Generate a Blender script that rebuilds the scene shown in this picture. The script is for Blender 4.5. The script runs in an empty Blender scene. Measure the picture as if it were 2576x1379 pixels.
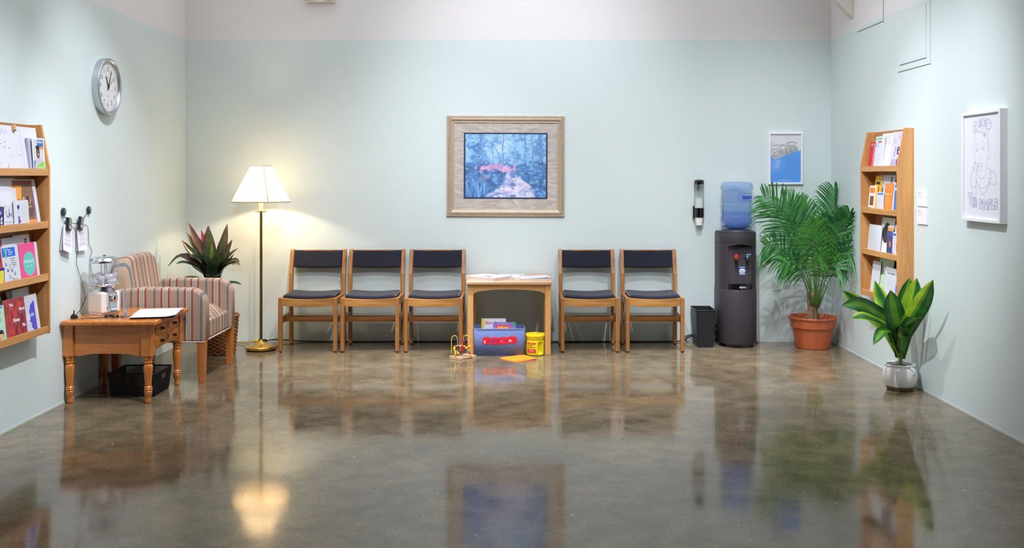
import bpy, math, random
import numpy as np
from mathutils import Matrix, Vector
random.seed(7)
SC = bpy.context.scene
COL = SC.collection
PI = math.pi
def V(*a): return Vector(a)
# ------------------------------------------------------------------ materials
MATS = {}
def lin(c):
    return tuple(((x/255)/12.92 if x/255 <= .04045 else ((x/255+.055)/1.055)**2.4) for x in c)
def newmat(name):
    m = bpy.data.materials.new(name); m.use_nodes = True
    nt = m.node_tree
    return m, nt, nt.nodes['Principled BSDF']
def mat(name, rgb, rough=.5, metal=0., spec=.5, noise=0., nscale=40., bump=0., bscale=200., coat=0., emit=None, estr=0., sheen=0.):
    """plain procedural material, rgb in sRGB 0-255; noise = relative colour variation"""
    if name in MATS: return MATS[name]
    m, nt, b = newmat(name)
    c = lin(rgb)
    b.inputs['Base Color'].default_value = (*c, 1)
    b.inputs['Roughness'].default_value = rough
    b.inputs['Metallic'].default_value = metal
    b.inputs['Specular IOR Level'].default_value = spec
    b.inputs['Coat Weight'].default_value = coat
    b.inputs['Coat Roughness'].default_value = .12
    if sheen: b.inputs['Sheen Weight'].default_value = sheen
    if emit:
        b.inputs['Emission Color'].default_value = (*lin(emit), 1); b.inputs['Emission Strength'].default_value = estr
    tc = None
    if noise or bump: tc = nt.nodes.new('ShaderNodeTexCoord')
    if noise:
        n = nt.nodes.new('ShaderNodeTexNoise'); n.inputs['Scale'].default_value = nscale; n.inputs['Detail'].default_value = 4
        r = nt.nodes.new('ShaderNodeValToRGB')
        r.color_ramp.elements[0].position = .3; r.color_ramp.elements[1].position = .7
        r.color_ramp.elements[0].color = (*[x*(1-noise) for x in c], 1)
        r.color_ramp.elements[1].color = (*[min(1, x*(1+noise)) for x in c], 1)
        nt.links.new(tc.outputs['Object'], n.inputs['Vector']); nt.links.new(n.outputs['Fac'], r.inputs['Fac'])
        nt.links.new(r.outputs['Color'], b.inputs['Base Color'])
    if bump:
        n = nt.nodes.new('ShaderNodeTexNoise'); n.inputs['Scale'].default_value = bscale; n.inputs['Detail'].default_value = 3
        bp = nt.nodes.new('ShaderNodeBump'); bp.inputs['Strength'].default_value = bump; bp.inputs['Distance'].default_value = .003
        nt.links.new(tc.outputs['Object'], n.inputs['Vector']); nt.links.new(n.outputs['Fac'], bp.inputs['Height'])
        nt.links.new(bp.outputs['Normal'], b.inputs['Normal'])
    MATS[name] = m
    return m
def wood(name, light, dark, axis='Z', rough=.38, scale=1., coat=.15, contrast=1.):
    if name in MATS: return MATS[name]
    m, nt, b = newmat(name)
    tc = nt.nodes.new('ShaderNodeTexCoord'); mp = nt.nodes.new('ShaderNodeMapping')
    s = {'X': (1.6, 26, 26), 'Y': (26, 1.6, 26), 'Z': (26, 26, 1.6)}[axis]
    mp.inputs['Scale'].default_value = [x*scale for x in s]
    n1 = nt.nodes.new('ShaderNodeTexNoise'); n1.inputs['Scale'].default_value = 1.; n1.inputs['Detail'].default_value = 5; n1.inputs['Distortion'].default_value = .6
    n2 = nt.nodes.new('ShaderNodeTexNoise'); n2.inputs['Scale'].default_value = 6.; n2.inputs['Detail'].default_value = 3
    mx = nt.nodes.new('ShaderNodeMath'); mx.operation = 'MULTIPLY_ADD'; mx.inputs[1].default_value = .35
    r = nt.nodes.new('ShaderNodeValToRGB')
    r.color_ramp.elements[0].position = .42; r.color_ramp.elements[1].position = .86
    r.color_ramp.elements[0].color = (*lin(dark), 1); r.color_ramp.elements[1].color = (*lin(light), 1)
    L = nt.links.new
    L(tc.outputs['Object'], mp.inputs['Vector']); L(mp.outputs['Vector'], n1.inputs['Vector']); L(mp.outputs['Vector'], n2.inputs['Vector'])
    L(n2.outputs['Fac'], mx.inputs[0]); L(n1.outputs['Fac'], mx.inputs[2]); L(mx.outputs['Value'], r.inputs['Fac'])
    L(r.outputs['Color'], b.inputs['Base Color'])
    b.inputs['Roughness'].default_value = rough; b.inputs['Coat Weight'].default_value = coat; b.inputs['Coat Roughness'].default_value = .2
    MATS[name] = m
    return m
def clear(name, tint=(255, 255, 255), gloss=.08, rough=.03, haze=0., hazecol=(255, 255, 255)):
    """thin clear plastic or glass: tinted see-through sheet with a fresnel reflection and a little haze"""
    if name in MATS: return MATS[name]
    m = bpy.data.materials.new(name); m.use_nodes = True
    nt = m.node_tree; nt.nodes.remove(nt.nodes['Principled BSDF']); out = nt.nodes['Material Output']
    t = nt.nodes.new('ShaderNodeBsdfTransparent'); t.inputs['Color'].default_value = (*lin(tint), 1)
    g = nt.nodes.new('ShaderNodeBsdfGlossy'); g.inputs['Roughness'].default_value = rough
    lw = nt.nodes.new('ShaderNodeLayerWeight'); lw.inputs['Blend'].default_value = .12
    ad = nt.nodes.new('ShaderNodeMath'); ad.operation = 'MULTIPLY_ADD'; ad.inputs[1].default_value = .5; ad.inputs[2].default_value = gloss*.4
    mx = nt.nodes.new('ShaderNodeMixShader')
    L = nt.links.new
    L(lw.outputs['Fresnel'], ad.inputs[0])
    last = t.outputs[0]
    if haze:
        d = nt.nodes.new('ShaderNodeBsdfDiffuse'); d.inputs['Color'].default_value = (*lin(hazecol), 1)
        tl = nt.nodes.new('ShaderNodeBsdfTranslucent'); tl.inputs['Color'].default_value = (*lin(hazecol), 1)
        a = nt.nodes.new('ShaderNodeMixShader'); a.inputs[0].default_value = .5
        L(d.outputs[0], a.inputs[1]); L(tl.outputs[0], a.inputs[2])
        h = nt.nodes.new('ShaderNodeMixShader'); h.inputs[0].default_value = haze
        L(t.outputs[0], h.inputs[1]); L(a.outputs[0], h.inputs[2]); last = h.outputs[0]
    L(ad.outputs[0], mx.inputs[0]); L(last, mx.inputs[1]); L(g.outputs[0], mx.inputs[2]); L(mx.outputs[0], out.inputs[0])
    MATS[name] = m
    return m
def stripes(name, axis, bands, base, period, phase=0., rough=.85):
    """woven stripes along one object axis; bands = [(start, colour)] in one period 0-1"""
    if name in MATS: return MATS[name]
    m, nt, b = newmat(name)
    tc = nt.nodes.new('ShaderNodeTexCoord'); sp = nt.nodes.new('ShaderNodeSeparateXYZ')
    a = nt.nodes.new('ShaderNodeMath'); a.operation = 'MULTIPLY_ADD'; a.inputs[1].default_value = 1/period; a.inputs[2].default_value = phase
    f = nt.nodes.new('ShaderNodeMath'); f.operation = 'FRACT'
    r = nt.nodes.new('ShaderNodeValToRGB'); r.color_ramp.interpolation = 'CONSTANT'
    els = r.color_ramp.elements
    els[0].position = 0; els[0].color = (*lin(bands[0][1]), 1)
    els[1].position = bands[1][0]; els[1].color = (*lin(bands[1][1]), 1)
    for p, c in bands[2:]:
        e = els.new(p); e.color = (*lin(c), 1)
    n = nt.nodes.new('ShaderNodeTexNoise'); n.inputs['Scale'].default_value = 900
    bp = nt.nodes.new('ShaderNodeBump'); bp.inputs['Strength'].default_value = .25; bp.inputs['Distance'].default_value = .002
    L = nt.links.new
    L(tc.outputs['Object'], sp.inputs[0]); L(sp.outputs[axis], a.inputs[0]); L(a.outputs[0], f.inputs[0]); L(f.outputs[0], r.inputs['Fac'])
    L(r.outputs['Color'], b.inputs['Base Color']); L(tc.outputs['Object'], n.inputs['Vector']); L(n.outputs['Fac'], bp.inputs['Height']); L(bp.outputs['Normal'], b.inputs['Normal'])
    b.inputs['Roughness'].default_value = rough; b.inputs['Specular IOR Level'].default_value = .2
    MATS[name] = m
    return m
def paper(r, g, b): return mat('print_%d_%d_%d' % (r, g, b), (r, g, b), rough=.55, spec=.3)
# ------------------------------------------------------------------ mesh builder
_fc = {}
def textgeo(s, bold=0., shear=0.):
    k = (s, bold, shear)
    if k not in _fc:
        cu = bpy.data.curves.new('t', 'FONT'); cu.body = s; cu.size = 1; cu.resolution_u = 3
        cu.offset = bold; cu.shear = shear
        o = bpy.data.objects.new('t', cu)
        me = bpy.data.meshes.new_from_object(o)
        vs = [(v.co.x, v.co.y) for v in me.vertices]; fs = [tuple(p.vertices) for p in me.polygons]
        bpy.data.objects.remove(o); bpy.data.curves.remove(cu); bpy.data.meshes.remove(me)
        _fc[k] = (vs, fs)
    return _fc[k]
class MB:
    def __init__(s): s.v = []; s.f = []; s.mi = []; s.sm = []; s.mats = []
    def mid(s, m):
        if m not in s.mats: s.mats.append(m)
        return s.mats.index(m)
    def add(s, vs, fs, m, sm=False, M=None):
        o = len(s.v)
        for p in vs:
            p = Vector(p)
            if M is not None: p = M @ p
            s.v.append(p)
        i = s.mid(m)
        for f in fs:
            s.f.append(tuple(a+o for a in f)); s.mi.append(i); s.sm.append(sm)
        return s
    def box(s, x0, x1, y0, y1, z0, z1, m, M=None, tx=0., ty=0.):
        """tx, ty: how much each bottom side is drawn in"""
        vs = [(x0+tx, y0+ty, z0), (x1-tx, y0+ty, z0), (x1-tx, y1-ty, z0), (x0+tx, y1-ty, z0), (x0, y0, z1), (x1, y0, z1), (x1, y1, z1), (x0, y1, z1)]
        return s.add(vs, [(3, 2, 1, 0), (4, 5, 6, 7), (0, 1, 5, 4), (1, 2, 6, 5), (2, 3, 7, 6), (3, 0, 4, 7)], m, M=M)
    def prism(s, poly, axis, a0, a1, m, M=None, sm=False):
        """closed outline extruded along an axis: X -> (y,z), Y -> (x,z), Z -> (x,y)"""
        def P(p, a): return {'X': (a, p[0], p[1]), 'Y': (p[0], a, p[1]), 'Z': (p[0], p[1], a)}[axis]
        n = len(poly)
        vs = [P(p, a0) for p in poly]+[P(p, a1) for p in poly]
        fs = [tuple(range(n))[::-1], tuple(range(n, 2*n))]
        s.add(vs, fs, m, M=M)
        o = len(s.v)-2*n; i = s.mid(m)
        for k in range(n):
            s.f.append((o+k, o+(k+1) % n, o+n+(k+1) % n, o+n+k)); s.mi.append(i); s.sm.append(sm)
        return s
    def tube(s, pts, r, m, seg=8, cap=True, M=None, closed=False):
        pts = [Vector(p) for p in pts]; n = len(pts)
        rs = r if isinstance(r, (list, tuple)) else [r]*n
        tan = []
        for i in range(n):
            a = pts[(i-1) % n] if (i > 0 or closed) else pts[0]
            b = pts[(i+1) % n] if (i < n-1 or closed) else pts[-1]
            t = (b-a); tan.append(t.normalized() if t.length > 1e-9 else V(0, 0, 1))
        up = V(0, 0, 1) if abs(tan[0].z) < .9 else V(1, 0, 0)
        u = (up-tan[0]*up.dot(tan[0])).normalized()
        vs = []
        for i in range(n):
            u = (u-tan[i]*u.dot(tan[i]))
            u = u.normalized() if u.length > 1e-6 else tan[i].orthogonal().normalized()
            w = tan[i].cross(u)
            for k in range(seg):
                a = 2*PI*k/seg
                vs.append(pts[i]+(u*math.cos(a)+w*math.sin(a))*rs[i])
        fs = []
        for i in range(n if closed else n-1):
            j = (i+1) % n
            for k in range(seg):
                fs.append((i*seg+k, i*seg+(k+1) % seg, j*seg+(k+1) % seg, j*seg+k))
        s.add(vs, fs, m, True, M)
        if cap and not closed:
            o = len(s.v)-len(vs); i = s.mid(m)
            s.f.append(tuple(o+k for k in range(seg))[::-1]); s.mi.append(i); s.sm.append(False)
            s.f.append(tuple(o+(n-1)*seg+k for k in range(seg))); s.mi.append(i); s.sm.append(False)
        return s
    def lathe(s, prof, m, seg=40, c=(0, 0, 0), M=None, sm=True, sx=1., sy=1.):
        n = len(prof); ang = [math.atan2(prof[i+1][1]-prof[i][1], prof[i+1][0]-prof[i][0]) for i in range(n-1)]
        runs = [[0]]                                  # split the ring wherever the profile turns sharply
        for i in range(1, n):
            runs[-1].append(i)
            if i < n-1 and abs((ang[i]-ang[i-1]+PI) % (2*PI)-PI) > .62: runs.append([i])
        for run in runs:
            vs = [(c[0]+prof[i][0]*sx*math.cos(2*PI*k/seg), c[1]+prof[i][0]*sy*math.sin(2*PI*k/seg), c[2]+prof[i][1]) for i in run for k in range(seg)]
            fs = [(i*seg+k, i*seg+(k+1) % seg, (i+1)*seg+(k+1) % seg, (i+1)*seg+k) for i in range(len(run)-1) for k in range(seg)]
            s.add(vs, fs, m, sm, M)
        return s
    def disc(s, r, z, m, seg=40, c=(0, 0), M=None, flip=False):
        vs = [(c[0]+r*math.cos(2*PI*k/seg), c[1]+r*math.sin(2*PI*k/seg), z) for k in range(seg)]
        f = tuple(range(seg))
        return s.add(vs, [f[::-1] if flip else f], m, M=M)
    def ball(s, c, r, m, seg=16, rings=10, sc=(1, 1, 1), M=None):
        vs = []; fs = []
        for i in range(rings+1):
            t = PI*i/rings
            for k in range(seg):
                a = 2*PI*k/seg
                vs.append((c[0]+r*sc[0]*math.sin(t)*math.cos(a), c[1]+r*sc[1]*math.sin(t)*math.sin(a), c[2]+r*sc[2]*math.cos(t)))
        for i in range(rings):
            for k in range(seg):
                fs.append((i*seg+k, (i+1)*seg+k, (i+1)*seg+(k+1) % seg, i*seg+(k+1) % seg))
        return s.add(vs, fs, m, True, M)
    def grid(s, fn, nu, nv, m, sm=True, M=None, mfn=None):
        vs = [fn(i/nu, j/nv) for j in range(nv+1) for i in range(nu+1)]
        if mfn is None:
            return s.add(vs, [(j*(nu+1)+i, j*(nu+1)+i+1, (j+1)*(nu+1)+i+1, (j+1)*(nu+1)+i) for j in range(nv) for i in range(nu)], m, sm, M)
        s.add(vs, [], m, sm, M); o = len(s.v)-len(vs)
        for j in range(nv):
            for i in range(nu):
                s.f.append(tuple(o+x for x in (j*(nu+1)+i, j*(nu+1)+i+1, (j+1)*(nu+1)+i+1, (j+1)*(nu+1)+i)))
                s.mi.append(s.mid(mfn(i, j))); s.sm.append(sm)
        return s
    def pad(s, x0, x1, y0, y1, top, bot, m, n=16, M=None, e=8, pw=.35):
        """upholstered pad: top(x,y) and bot(x,y) heights meet round the rim"""
        def rim(u, v): return max(0., (1-abs(2*u-1)**e)*(1-abs(2*v-1)**e))**pw
        def ease(t): return .5-.5*math.cos(PI*t) if True else t
        def f(up):
            def g(u, v):
                u2 = ease(u); v2 = ease(v)
                x = x0+(x1-x0)*u2; y = y0+(y1-y0)*v2
                T = top(x, y); B = bot(x, y); mid = (T+B)/2; h = (T-B)/2
                return (x, y, mid+(h if up else -h)*rim(u2, v2))
            return g
        s.grid(f(True), n, n, m, True, M)
        o = len(s.f); s.grid(f(False), n, n, m, True, M)
        for k in range(o, len(s.f)): s.f[k] = s.f[k][::-1]
        return s
    def build(s, name, parent=None, bevel=0., seg=2, loc=None, weld=False, sub=0, soft=False):
        me = bpy.data.meshes.new(name)
        me.from_pydata([tuple(v) for v in s.v], [], s.f)
        for m in s.mats: me.materials.append(m)
        me.polygons.foreach_set('material_index', s.mi)
        me.polygons.foreach_set('use_smooth', [True]*len(s.f) if soft else s.sm)
        me.update()
        o = bpy.data.objects.new(name, me); COL.objects.link(o)
        if parent is not None: o.parent = parent
        if loc is not None: o.location = loc
        if weld:
            w = o.modifiers.new('weld', 'WELD'); w.merge_threshold = 1e-5
        if bevel:
            b = o.modifiers.new('bevel', 'BEVEL'); b.width = bevel; b.segments = seg; b.limit_method = 'ANGLE'; b.angle_limit = math.radians(40)
            b.harden_normals = soft
        if sub:
            b = o.modifiers.new('sub', 'SUBSURF'); b.levels = sub; b.render_levels = sub
        return o
class Art:
    """flat print on a sheet: O lower left corner, R right, U up (unit vectors), in metres; every call lands one ink layer higher"""
    def __init__(s, mb, O, R, U, eps=.00004):
        s.mb = mb; s.O = Vector(O); s.R = Vector(R); s.U = Vector(U); s.N = s.R.cross(s.U).normalized(); s.k = 7; s.eps = .00002
    def P(s, x, y): return s.O+s.R*x+s.U*y+s.N*(s.k*s.eps)
    def poly(s, pts, m):
        a = sum(pts[i][0]*pts[(i+1) % len(pts)][1]-pts[(i+1) % len(pts)][0]*pts[i][1] for i in range(len(pts)))
        if a < 0: pts = pts[::-1]
        s.mb.add([s.P(*p) for p in pts], [tuple(range(len(pts)))], m); s.k += 1
    def rect(s, x, y, w, h, m): s.poly([(x, y), (x+w, y), (x+w, y+h), (x, y+h)], m)
    def ell(s, cx, cy, rx, ry, m, n=24, a0=0, a1=2*PI):
        s.poly([(cx+rx*math.cos(a0+(a1-a0)*k/n), cy+ry*math.sin(a0+(a1-a0)*k/n)) for k in range(n+(0 if a1-a0 > 6.28 else 1))], m)
    def line(s, pts, w, m, closed=False):
        if closed: pts = list(pts)+[pts[0]]
        for a, b in zip(pts[:-1], pts[1:]):
            d = Vector((b[0]-a[0], b[1]-a[1]))
            if d.length < 1e-7: continue
            n = Vector((-d.y, d.x)).normalized()*w/2
            q = [(a[0]+n.x, a[1]+n.y), (a[0]-n.x, a[1]-n.y), (b[0]-n.x, b[1]-n.y), (b[0]+n.x, b[1]+n.y)]
            s.mb.add([s.P(*p) for p in q], [(0, 1, 2, 3)], m)
        s.k += 1
    def text(s, t, x, y, size, m, fit=None, center=False, bold=0., shear=0., rot=0.):
        vs, fs = textgeo(t, bold, shear)
        if not vs: return
        x0 = min(p[0] for p in vs); x1 = max(p[0] for p in vs)
        sx = size if fit is None else fit/max(1e-6, x1-x0)
        off = -x0*sx-((x1-x0)*sx/2 if center else 0)
        c, sn = math.cos(rot), math.sin(rot)
        out = []
        for px, py in vs:
            a, b = px*sx+off, py*size
            out.append(s.P(x+a*c-b*sn, y+a*sn+b*c))
        s.mb.add(out, fs, m); s.k += 1
    def lines(s, x, y, w, n, dy, m, h=.0012, seed=1):
        """a paragraph of small type read as thin rules of uneven length"""
        r = random.Random(seed)
        for i in range(n):
            s.mb.add([s.P(*p) for p in [(x, y-i*dy), (x+w*(r.uniform(.7, 1)), y-i*dy), (x+w*.99, y-i*dy+h), (x, y-i*dy+h)]], [(0, 1, 2, 3)], m)
        s.k += 1
# ------------------------------------------------------------------ object bookkeeping
def tag(o, label, cat, group=None, kind=None):
    if label: o['label'] = label
    if cat: o['category'] = cat
    if group: o['group'] = group
    if kind: o['kind'] = kind
    return o
def thing(name, label, cat, loc=(0, 0, 0), rz=0., group=None):
    o = bpy.data.objects.new(name, None); COL.objects.link(o)
    o.empty_display_size = .05; o.location = loc; o.rotation_euler = (0, 0, rz)
    return tag(o, label, cat, group)
def dup(root, loc, rz, label, group=None):
    r = root.copy(); COL.objects.link(r); r.location = loc; r.rotation_euler = (0, 0, rz); r['label'] = label
    if group: r['group'] = group
    for ch in list(root.children):
        c = ch.copy(); COL.objects.link(c); c.parent = r
        for g in list(ch.children):
            d = g.copy(); COL.objects.link(d); d.parent = c
    return r
def struct(o, label=None):
    o['kind'] = 'structure'
    if label: o['label'] = label
    return o
def spl(pts, n=24):
    """smooth curve through points (Catmull-Rom)"""
    P = [Vector(p) for p in pts]; P = [P[0]*2-P[1]]+P+[P[-1]*2-P[-2]]
    out = []
    for i in range(1, len(P)-2):
        for k in range(n):
            t = k/n
            out.append(.5*((2*P[i])+(-P[i-1]+P[i+1])*t+(2*P[i-1]-5*P[i]+4*P[i+1]-P[i+2])*t*t+(-P[i-1]+3*P[i]-3*P[i+1]+P[i+2])*t**3))
    out.append(P[-2]); return out
# ------------------------------------------------------------------ the room
XL, XR, YB, ZC, YF, ZP = -2.835, 2.69, 8.525, 4.3, -2.2, 2.586
def wallpaint(name):
    m, nt, b = newmat(name)
    g = nt.nodes.new('ShaderNodeNewGeometry'); sp = nt.nodes.new('ShaderNodeSeparateXYZ')
    gt = nt.nodes.new('ShaderNodeMath'); gt.operation = 'GREATER_THAN'; gt.inputs[1].default_value = ZP
    mx = nt.nodes.new('ShaderNodeMix'); mx.data_type = 'RGBA'
    mx.inputs['A'].default_value = (*lin(MINT), 1); mx.inputs['B'].default_value = (*lin(OFFWHITE), 1)
    n = nt.nodes.new('ShaderNodeTexNoise'); n.inputs['Scale'].default_value = 260; n.inputs['Detail'].default_value = 2
    bp = nt.nodes.new('ShaderNodeBump'); bp.inputs['Strength'].default_value = .06; bp.inputs['Distance'].default_value = .002
    L = nt.links.new
    L(g.outputs['Position'], sp.inputs[0]); L(sp.outputs['Z'], gt.inputs[0]); L(gt.outputs[0], mx.inputs['Factor'])
    L(mx.outputs['Result'], b.inputs['Base Color']); L(g.outputs['Position'], n.inputs['Vector']); L(n.outputs['Fac'], bp.inputs['Height']); L(bp.outputs['Normal'], b.inputs['Normal'])
    b.inputs['Roughness'].default_value = .6; b.inputs['Specular IOR Level'].default_value = .3
    return m
MINT = (213, 225, 223); OFFWHITE = (230, 227, 226)
WALL = wallpaint('wall_paint')
def slab(name, x0, x1, y0, y1, z0, z1, m):
    return struct(MB().box(x0, x1, y0, y1, z0, z1, m).build(name))
slab('wall_back', XL-.1, XR+.1, YB, YB+.1, 0, ZC, WALL)
slab('wall_left', XL-.1, XL, YF, YB, 0, ZC, WALL)
slab('wall_right', XR, XR+.1, YF, YB, 0, ZC, WALL)
slab('wall_front', XL-.1, XR+.1, YF-.1, YF, 0, ZC, mat('front_wall_paint', (96, 96, 96), .8))
slab('ceiling', XL-.1, XR+.1, YF-.1, YB+.1, ZC, ZC+.1, mat('ceiling_paint', (205, 205, 205), .9))
def floor_mat():
    m, nt, b = newmat('polished_concrete')
    tc = nt.nodes.new('ShaderNodeTexCoord')
    L = nt.links.new
    def noise(sc, det, dist=0., stretch=None):
        n = nt.nodes.new('ShaderNodeTexNoise'); n.inputs['Scale'].default_value = sc; n.inputs['Detail'].default_value = det; n.inputs['Distortion'].default_value = dist
        if stretch:
            mp = nt.nodes.new('ShaderNodeMapping'); mp.inputs['Scale'].default_value = stretch
            L(tc.outputs['Object'], mp.inputs['Vector']); L(mp.outputs['Vector'], n.inputs['Vector'])
        else: L(tc.outputs['Object'], n.inputs['Vector'])
        return n
    def ramp(src, els):
        r = nt.nodes.new('ShaderNodeValToRGB')
        r.color_ramp.elements[0].position, c0 = els[0]; r.color_ramp.elements[0].color = (*c0, 1)
        r.color_ramp.elements[1].position, c1 = els[-1]; r.color_ramp.elements[1].color = (*c1, 1)
        for p, c in els[1:-1]:
            e = r.color_ramp.elements.new(p); e.color = (*c, 1)
        L(src, r.inputs['Fac']); return r
    big = noise(1.1, 5, .8); mid = noise(7, 6, .5); fine = noise(75, 4)
    c1 = ramp(big.outputs['Fac'], [(.3, lin((110, 97, 76))), (.5, lin((124, 110, 87))), (.72, lin((138, 123, 99)))])
    c2 = ramp(mid.outputs['Fac'], [(.3, (.68, .68, .68)), (.7, (1.22, 1.2, 1.18))])
    c3 = ramp(fine.outputs['Fac'], [(.3, (.72, .72, .72)), (.7, (1.25, 1.25, 1.25))])
    def mul(a, c):
        x = nt.nodes.new('ShaderNodeMix'); x.data_type = 'RGBA'; x.blend_type = 'MULTIPLY'; x.inputs['Factor'].default_value = 1; x.clamp_result = False
        L(a, x.inputs['A']); L(c, x.inputs['B']); return x.outputs['Result']
    base = mul(mul(c1.outputs['Color'], c2.outputs['Color']), c3.outputs['Color'])
    # pale and dark aggregate chips
    for sc, th, col in ((16, .045, (.42, .40, .36)), (9, .028, (.012, .011, .01))):
        vo = nt.nodes.new('ShaderNodeTexVoronoi'); vo.inputs['Scale'].default_value = sc; vo.inputs['Randomness'].default_value = 1
        mp = nt.nodes.new('ShaderNodeMapping'); mp.inputs['Scale'].default_value = (1, .55, 1); mp.inputs['Rotation'].default_value = (0, 0, .5*sc)
        L(tc.outputs['Object'], mp.inputs['Vector']); L(mp.outputs['Vector'], vo.inputs['Vector'])
        sepc = nt.nodes.new('ShaderNodeSeparateColor'); L(vo.outputs['Color'], sepc.inputs[0])
        k = nt.nodes.new('ShaderNodeMath'); k.operation = 'POWER'; k.inputs[1].default_value = 5; L(sepc.outputs['Red'], k.inputs[0])
        k2 = nt.nodes.new('ShaderNodeMath'); k2.operation = 'MULTIPLY'; k2.inputs[1].default_value = th*2.2; L(k.outputs[0], k2.inputs[0])
        lt = nt.nodes.new('ShaderNodeMath'); lt.operation = 'LESS_THAN'; L(vo.outputs['Distance'], lt.inputs[0]); L(k2.outputs[0], lt.inputs[1])
        x = nt.nodes.new('ShaderNodeMix'); x.data_type = 'RGBA'; L(lt.outputs[0], x.inputs['Factor']); L(base, x.inputs['A']); x.inputs['B'].default_value = (*col, 1)
        base = x.outputs['Result']
    L(base, b.inputs['Base Color'])
    rr = nt.nodes.new('ShaderNodeMapRange'); rr.inputs['From Min'].default_value = .3; rr.inputs['From Max'].default_value = .7; rr.inputs['To Min'].default_value = FLOOR_R[0]; rr.inputs['To Max'].default_value = FLOOR_R[1]
    L(mid.outputs['Fac'], rr.inputs['Value']); L(rr.outputs['Result'], b.inputs['Roughness'])
    b.inputs['IOR'].default_value = FLOOR_IOR
    wav = noise(3.2, 3, .3); bp = nt.nodes.new('ShaderNodeBump'); bp.inputs['Strength'].default_value = .05; bp.inputs['Distance'].default_value = .01
    L(wav.outputs['Fac'], bp.inputs['Height']); L(bp.outputs['Normal'], b.inputs['Normal'])
    return m
FLOOR_R = (.07, .12); FLOOR_IOR = 1.48
slab('floor', XL-.1, XR+.1, YF-.1, YB+.1, -.1, 0, floor_mat())
# thin caulk line where the walls meet the floor
ck = mat('base_caulk', (196, 206, 202), .6)
struct(MB().box(XL, XL+.004, YF, YB, 0, .012, ck).build('baseboard_left'))
struct(MB().box(XR-.004, XR, YF, YB, 0, .012, ck).build('baseboard_right'))
# access panels set in the right wall (hairline gaps round each leaf)
gap = mat('panel_gap', (120, 132, 130), .8); gapl = mat('panel_gap_light', (186, 198, 196), .8)
def access_panel(i, y0, y1, z0, z1, w=.004, side=None):
    mb = MB()
    mb.box(XR-.004, XR, y0+w, y1, z0+w, z1, WALL)
    mb.box(XR-.0025, XR, y0, y0+w, z0, z1, side or gap); mb.box(XR-.0025, XR, y0, y1, z0, z0+w, gap)
    struct(mb.build('trim_%d' % i))
access_panel(1, 7.30, 7.86, 2.556, 3.3)
access_panel(2, 6.47, 7.02, 2.152, 3.2, .003, gapl)
mb = MB(); mb.box(XR-.009, XR-.004, 6.53, 6.98, 2.2, 2.557, WALL); mb.box(XR-.006, XR-.004, 6.527, 6.98, 2.197, 2.2, gap)
mb.box(XR-.006, XR-.004, 6.527, 6.98, 2.557, 2.559, gap); mb.box(XR-.0055, XR-.004, 6.527, 6.53, 2.197, 2.559, ck)
struct(mb.build('trim_3'))
# tapered brace on the right wall, running up out of the picture
mb = MB(); mb.prism([(XR, 2.68), (XR-.12, 2.80), (XR-.62, 3.5), (XR, 3.5)], 'Y', 7.95, 8.02, mat('brace_paint', (222, 216, 206), .7))
struct(mb.build('trim_4', bevel=.004))
# ------------------------------------------------------------------ camera
cam = bpy.data.cameras.new('camera'); co = bpy.data.objects.new('camera', cam); COL.objects.link(co)
cam.sensor_width = 36; cam.lens = 35; co.location = (0, 0, 1.43); co.rotation_euler = (PI/2, 0, 0)
cam.shift_x = -12/2576; cam.shift_y = -249.5/2576; cam.clip_end = 100
SC.camera = co
# ------------------------------------------------------------------ light
def spot(loc, tgt, watts, ang, blend=1., col=(1, .97, .93), r=.05):
    d = bpy.data.lights.new('track_or_fill_spot', 'SPOT'); d.energy = watts; d.spot_size = math.radians(ang); d.spot_blend = blend; d.color = col; d.shadow_soft_size = r
    o = bpy.data.objects.new('track_or_fill_spot', d); COL.objects.link(o); o.location = loc
    o.rotation_euler = (Vector(tgt)-Vector(loc)).to_track_quat('-Z', 'Y').to_euler()
    return o
COOL = (.90, .925, 1.0)
LAMP_W = 17
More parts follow.
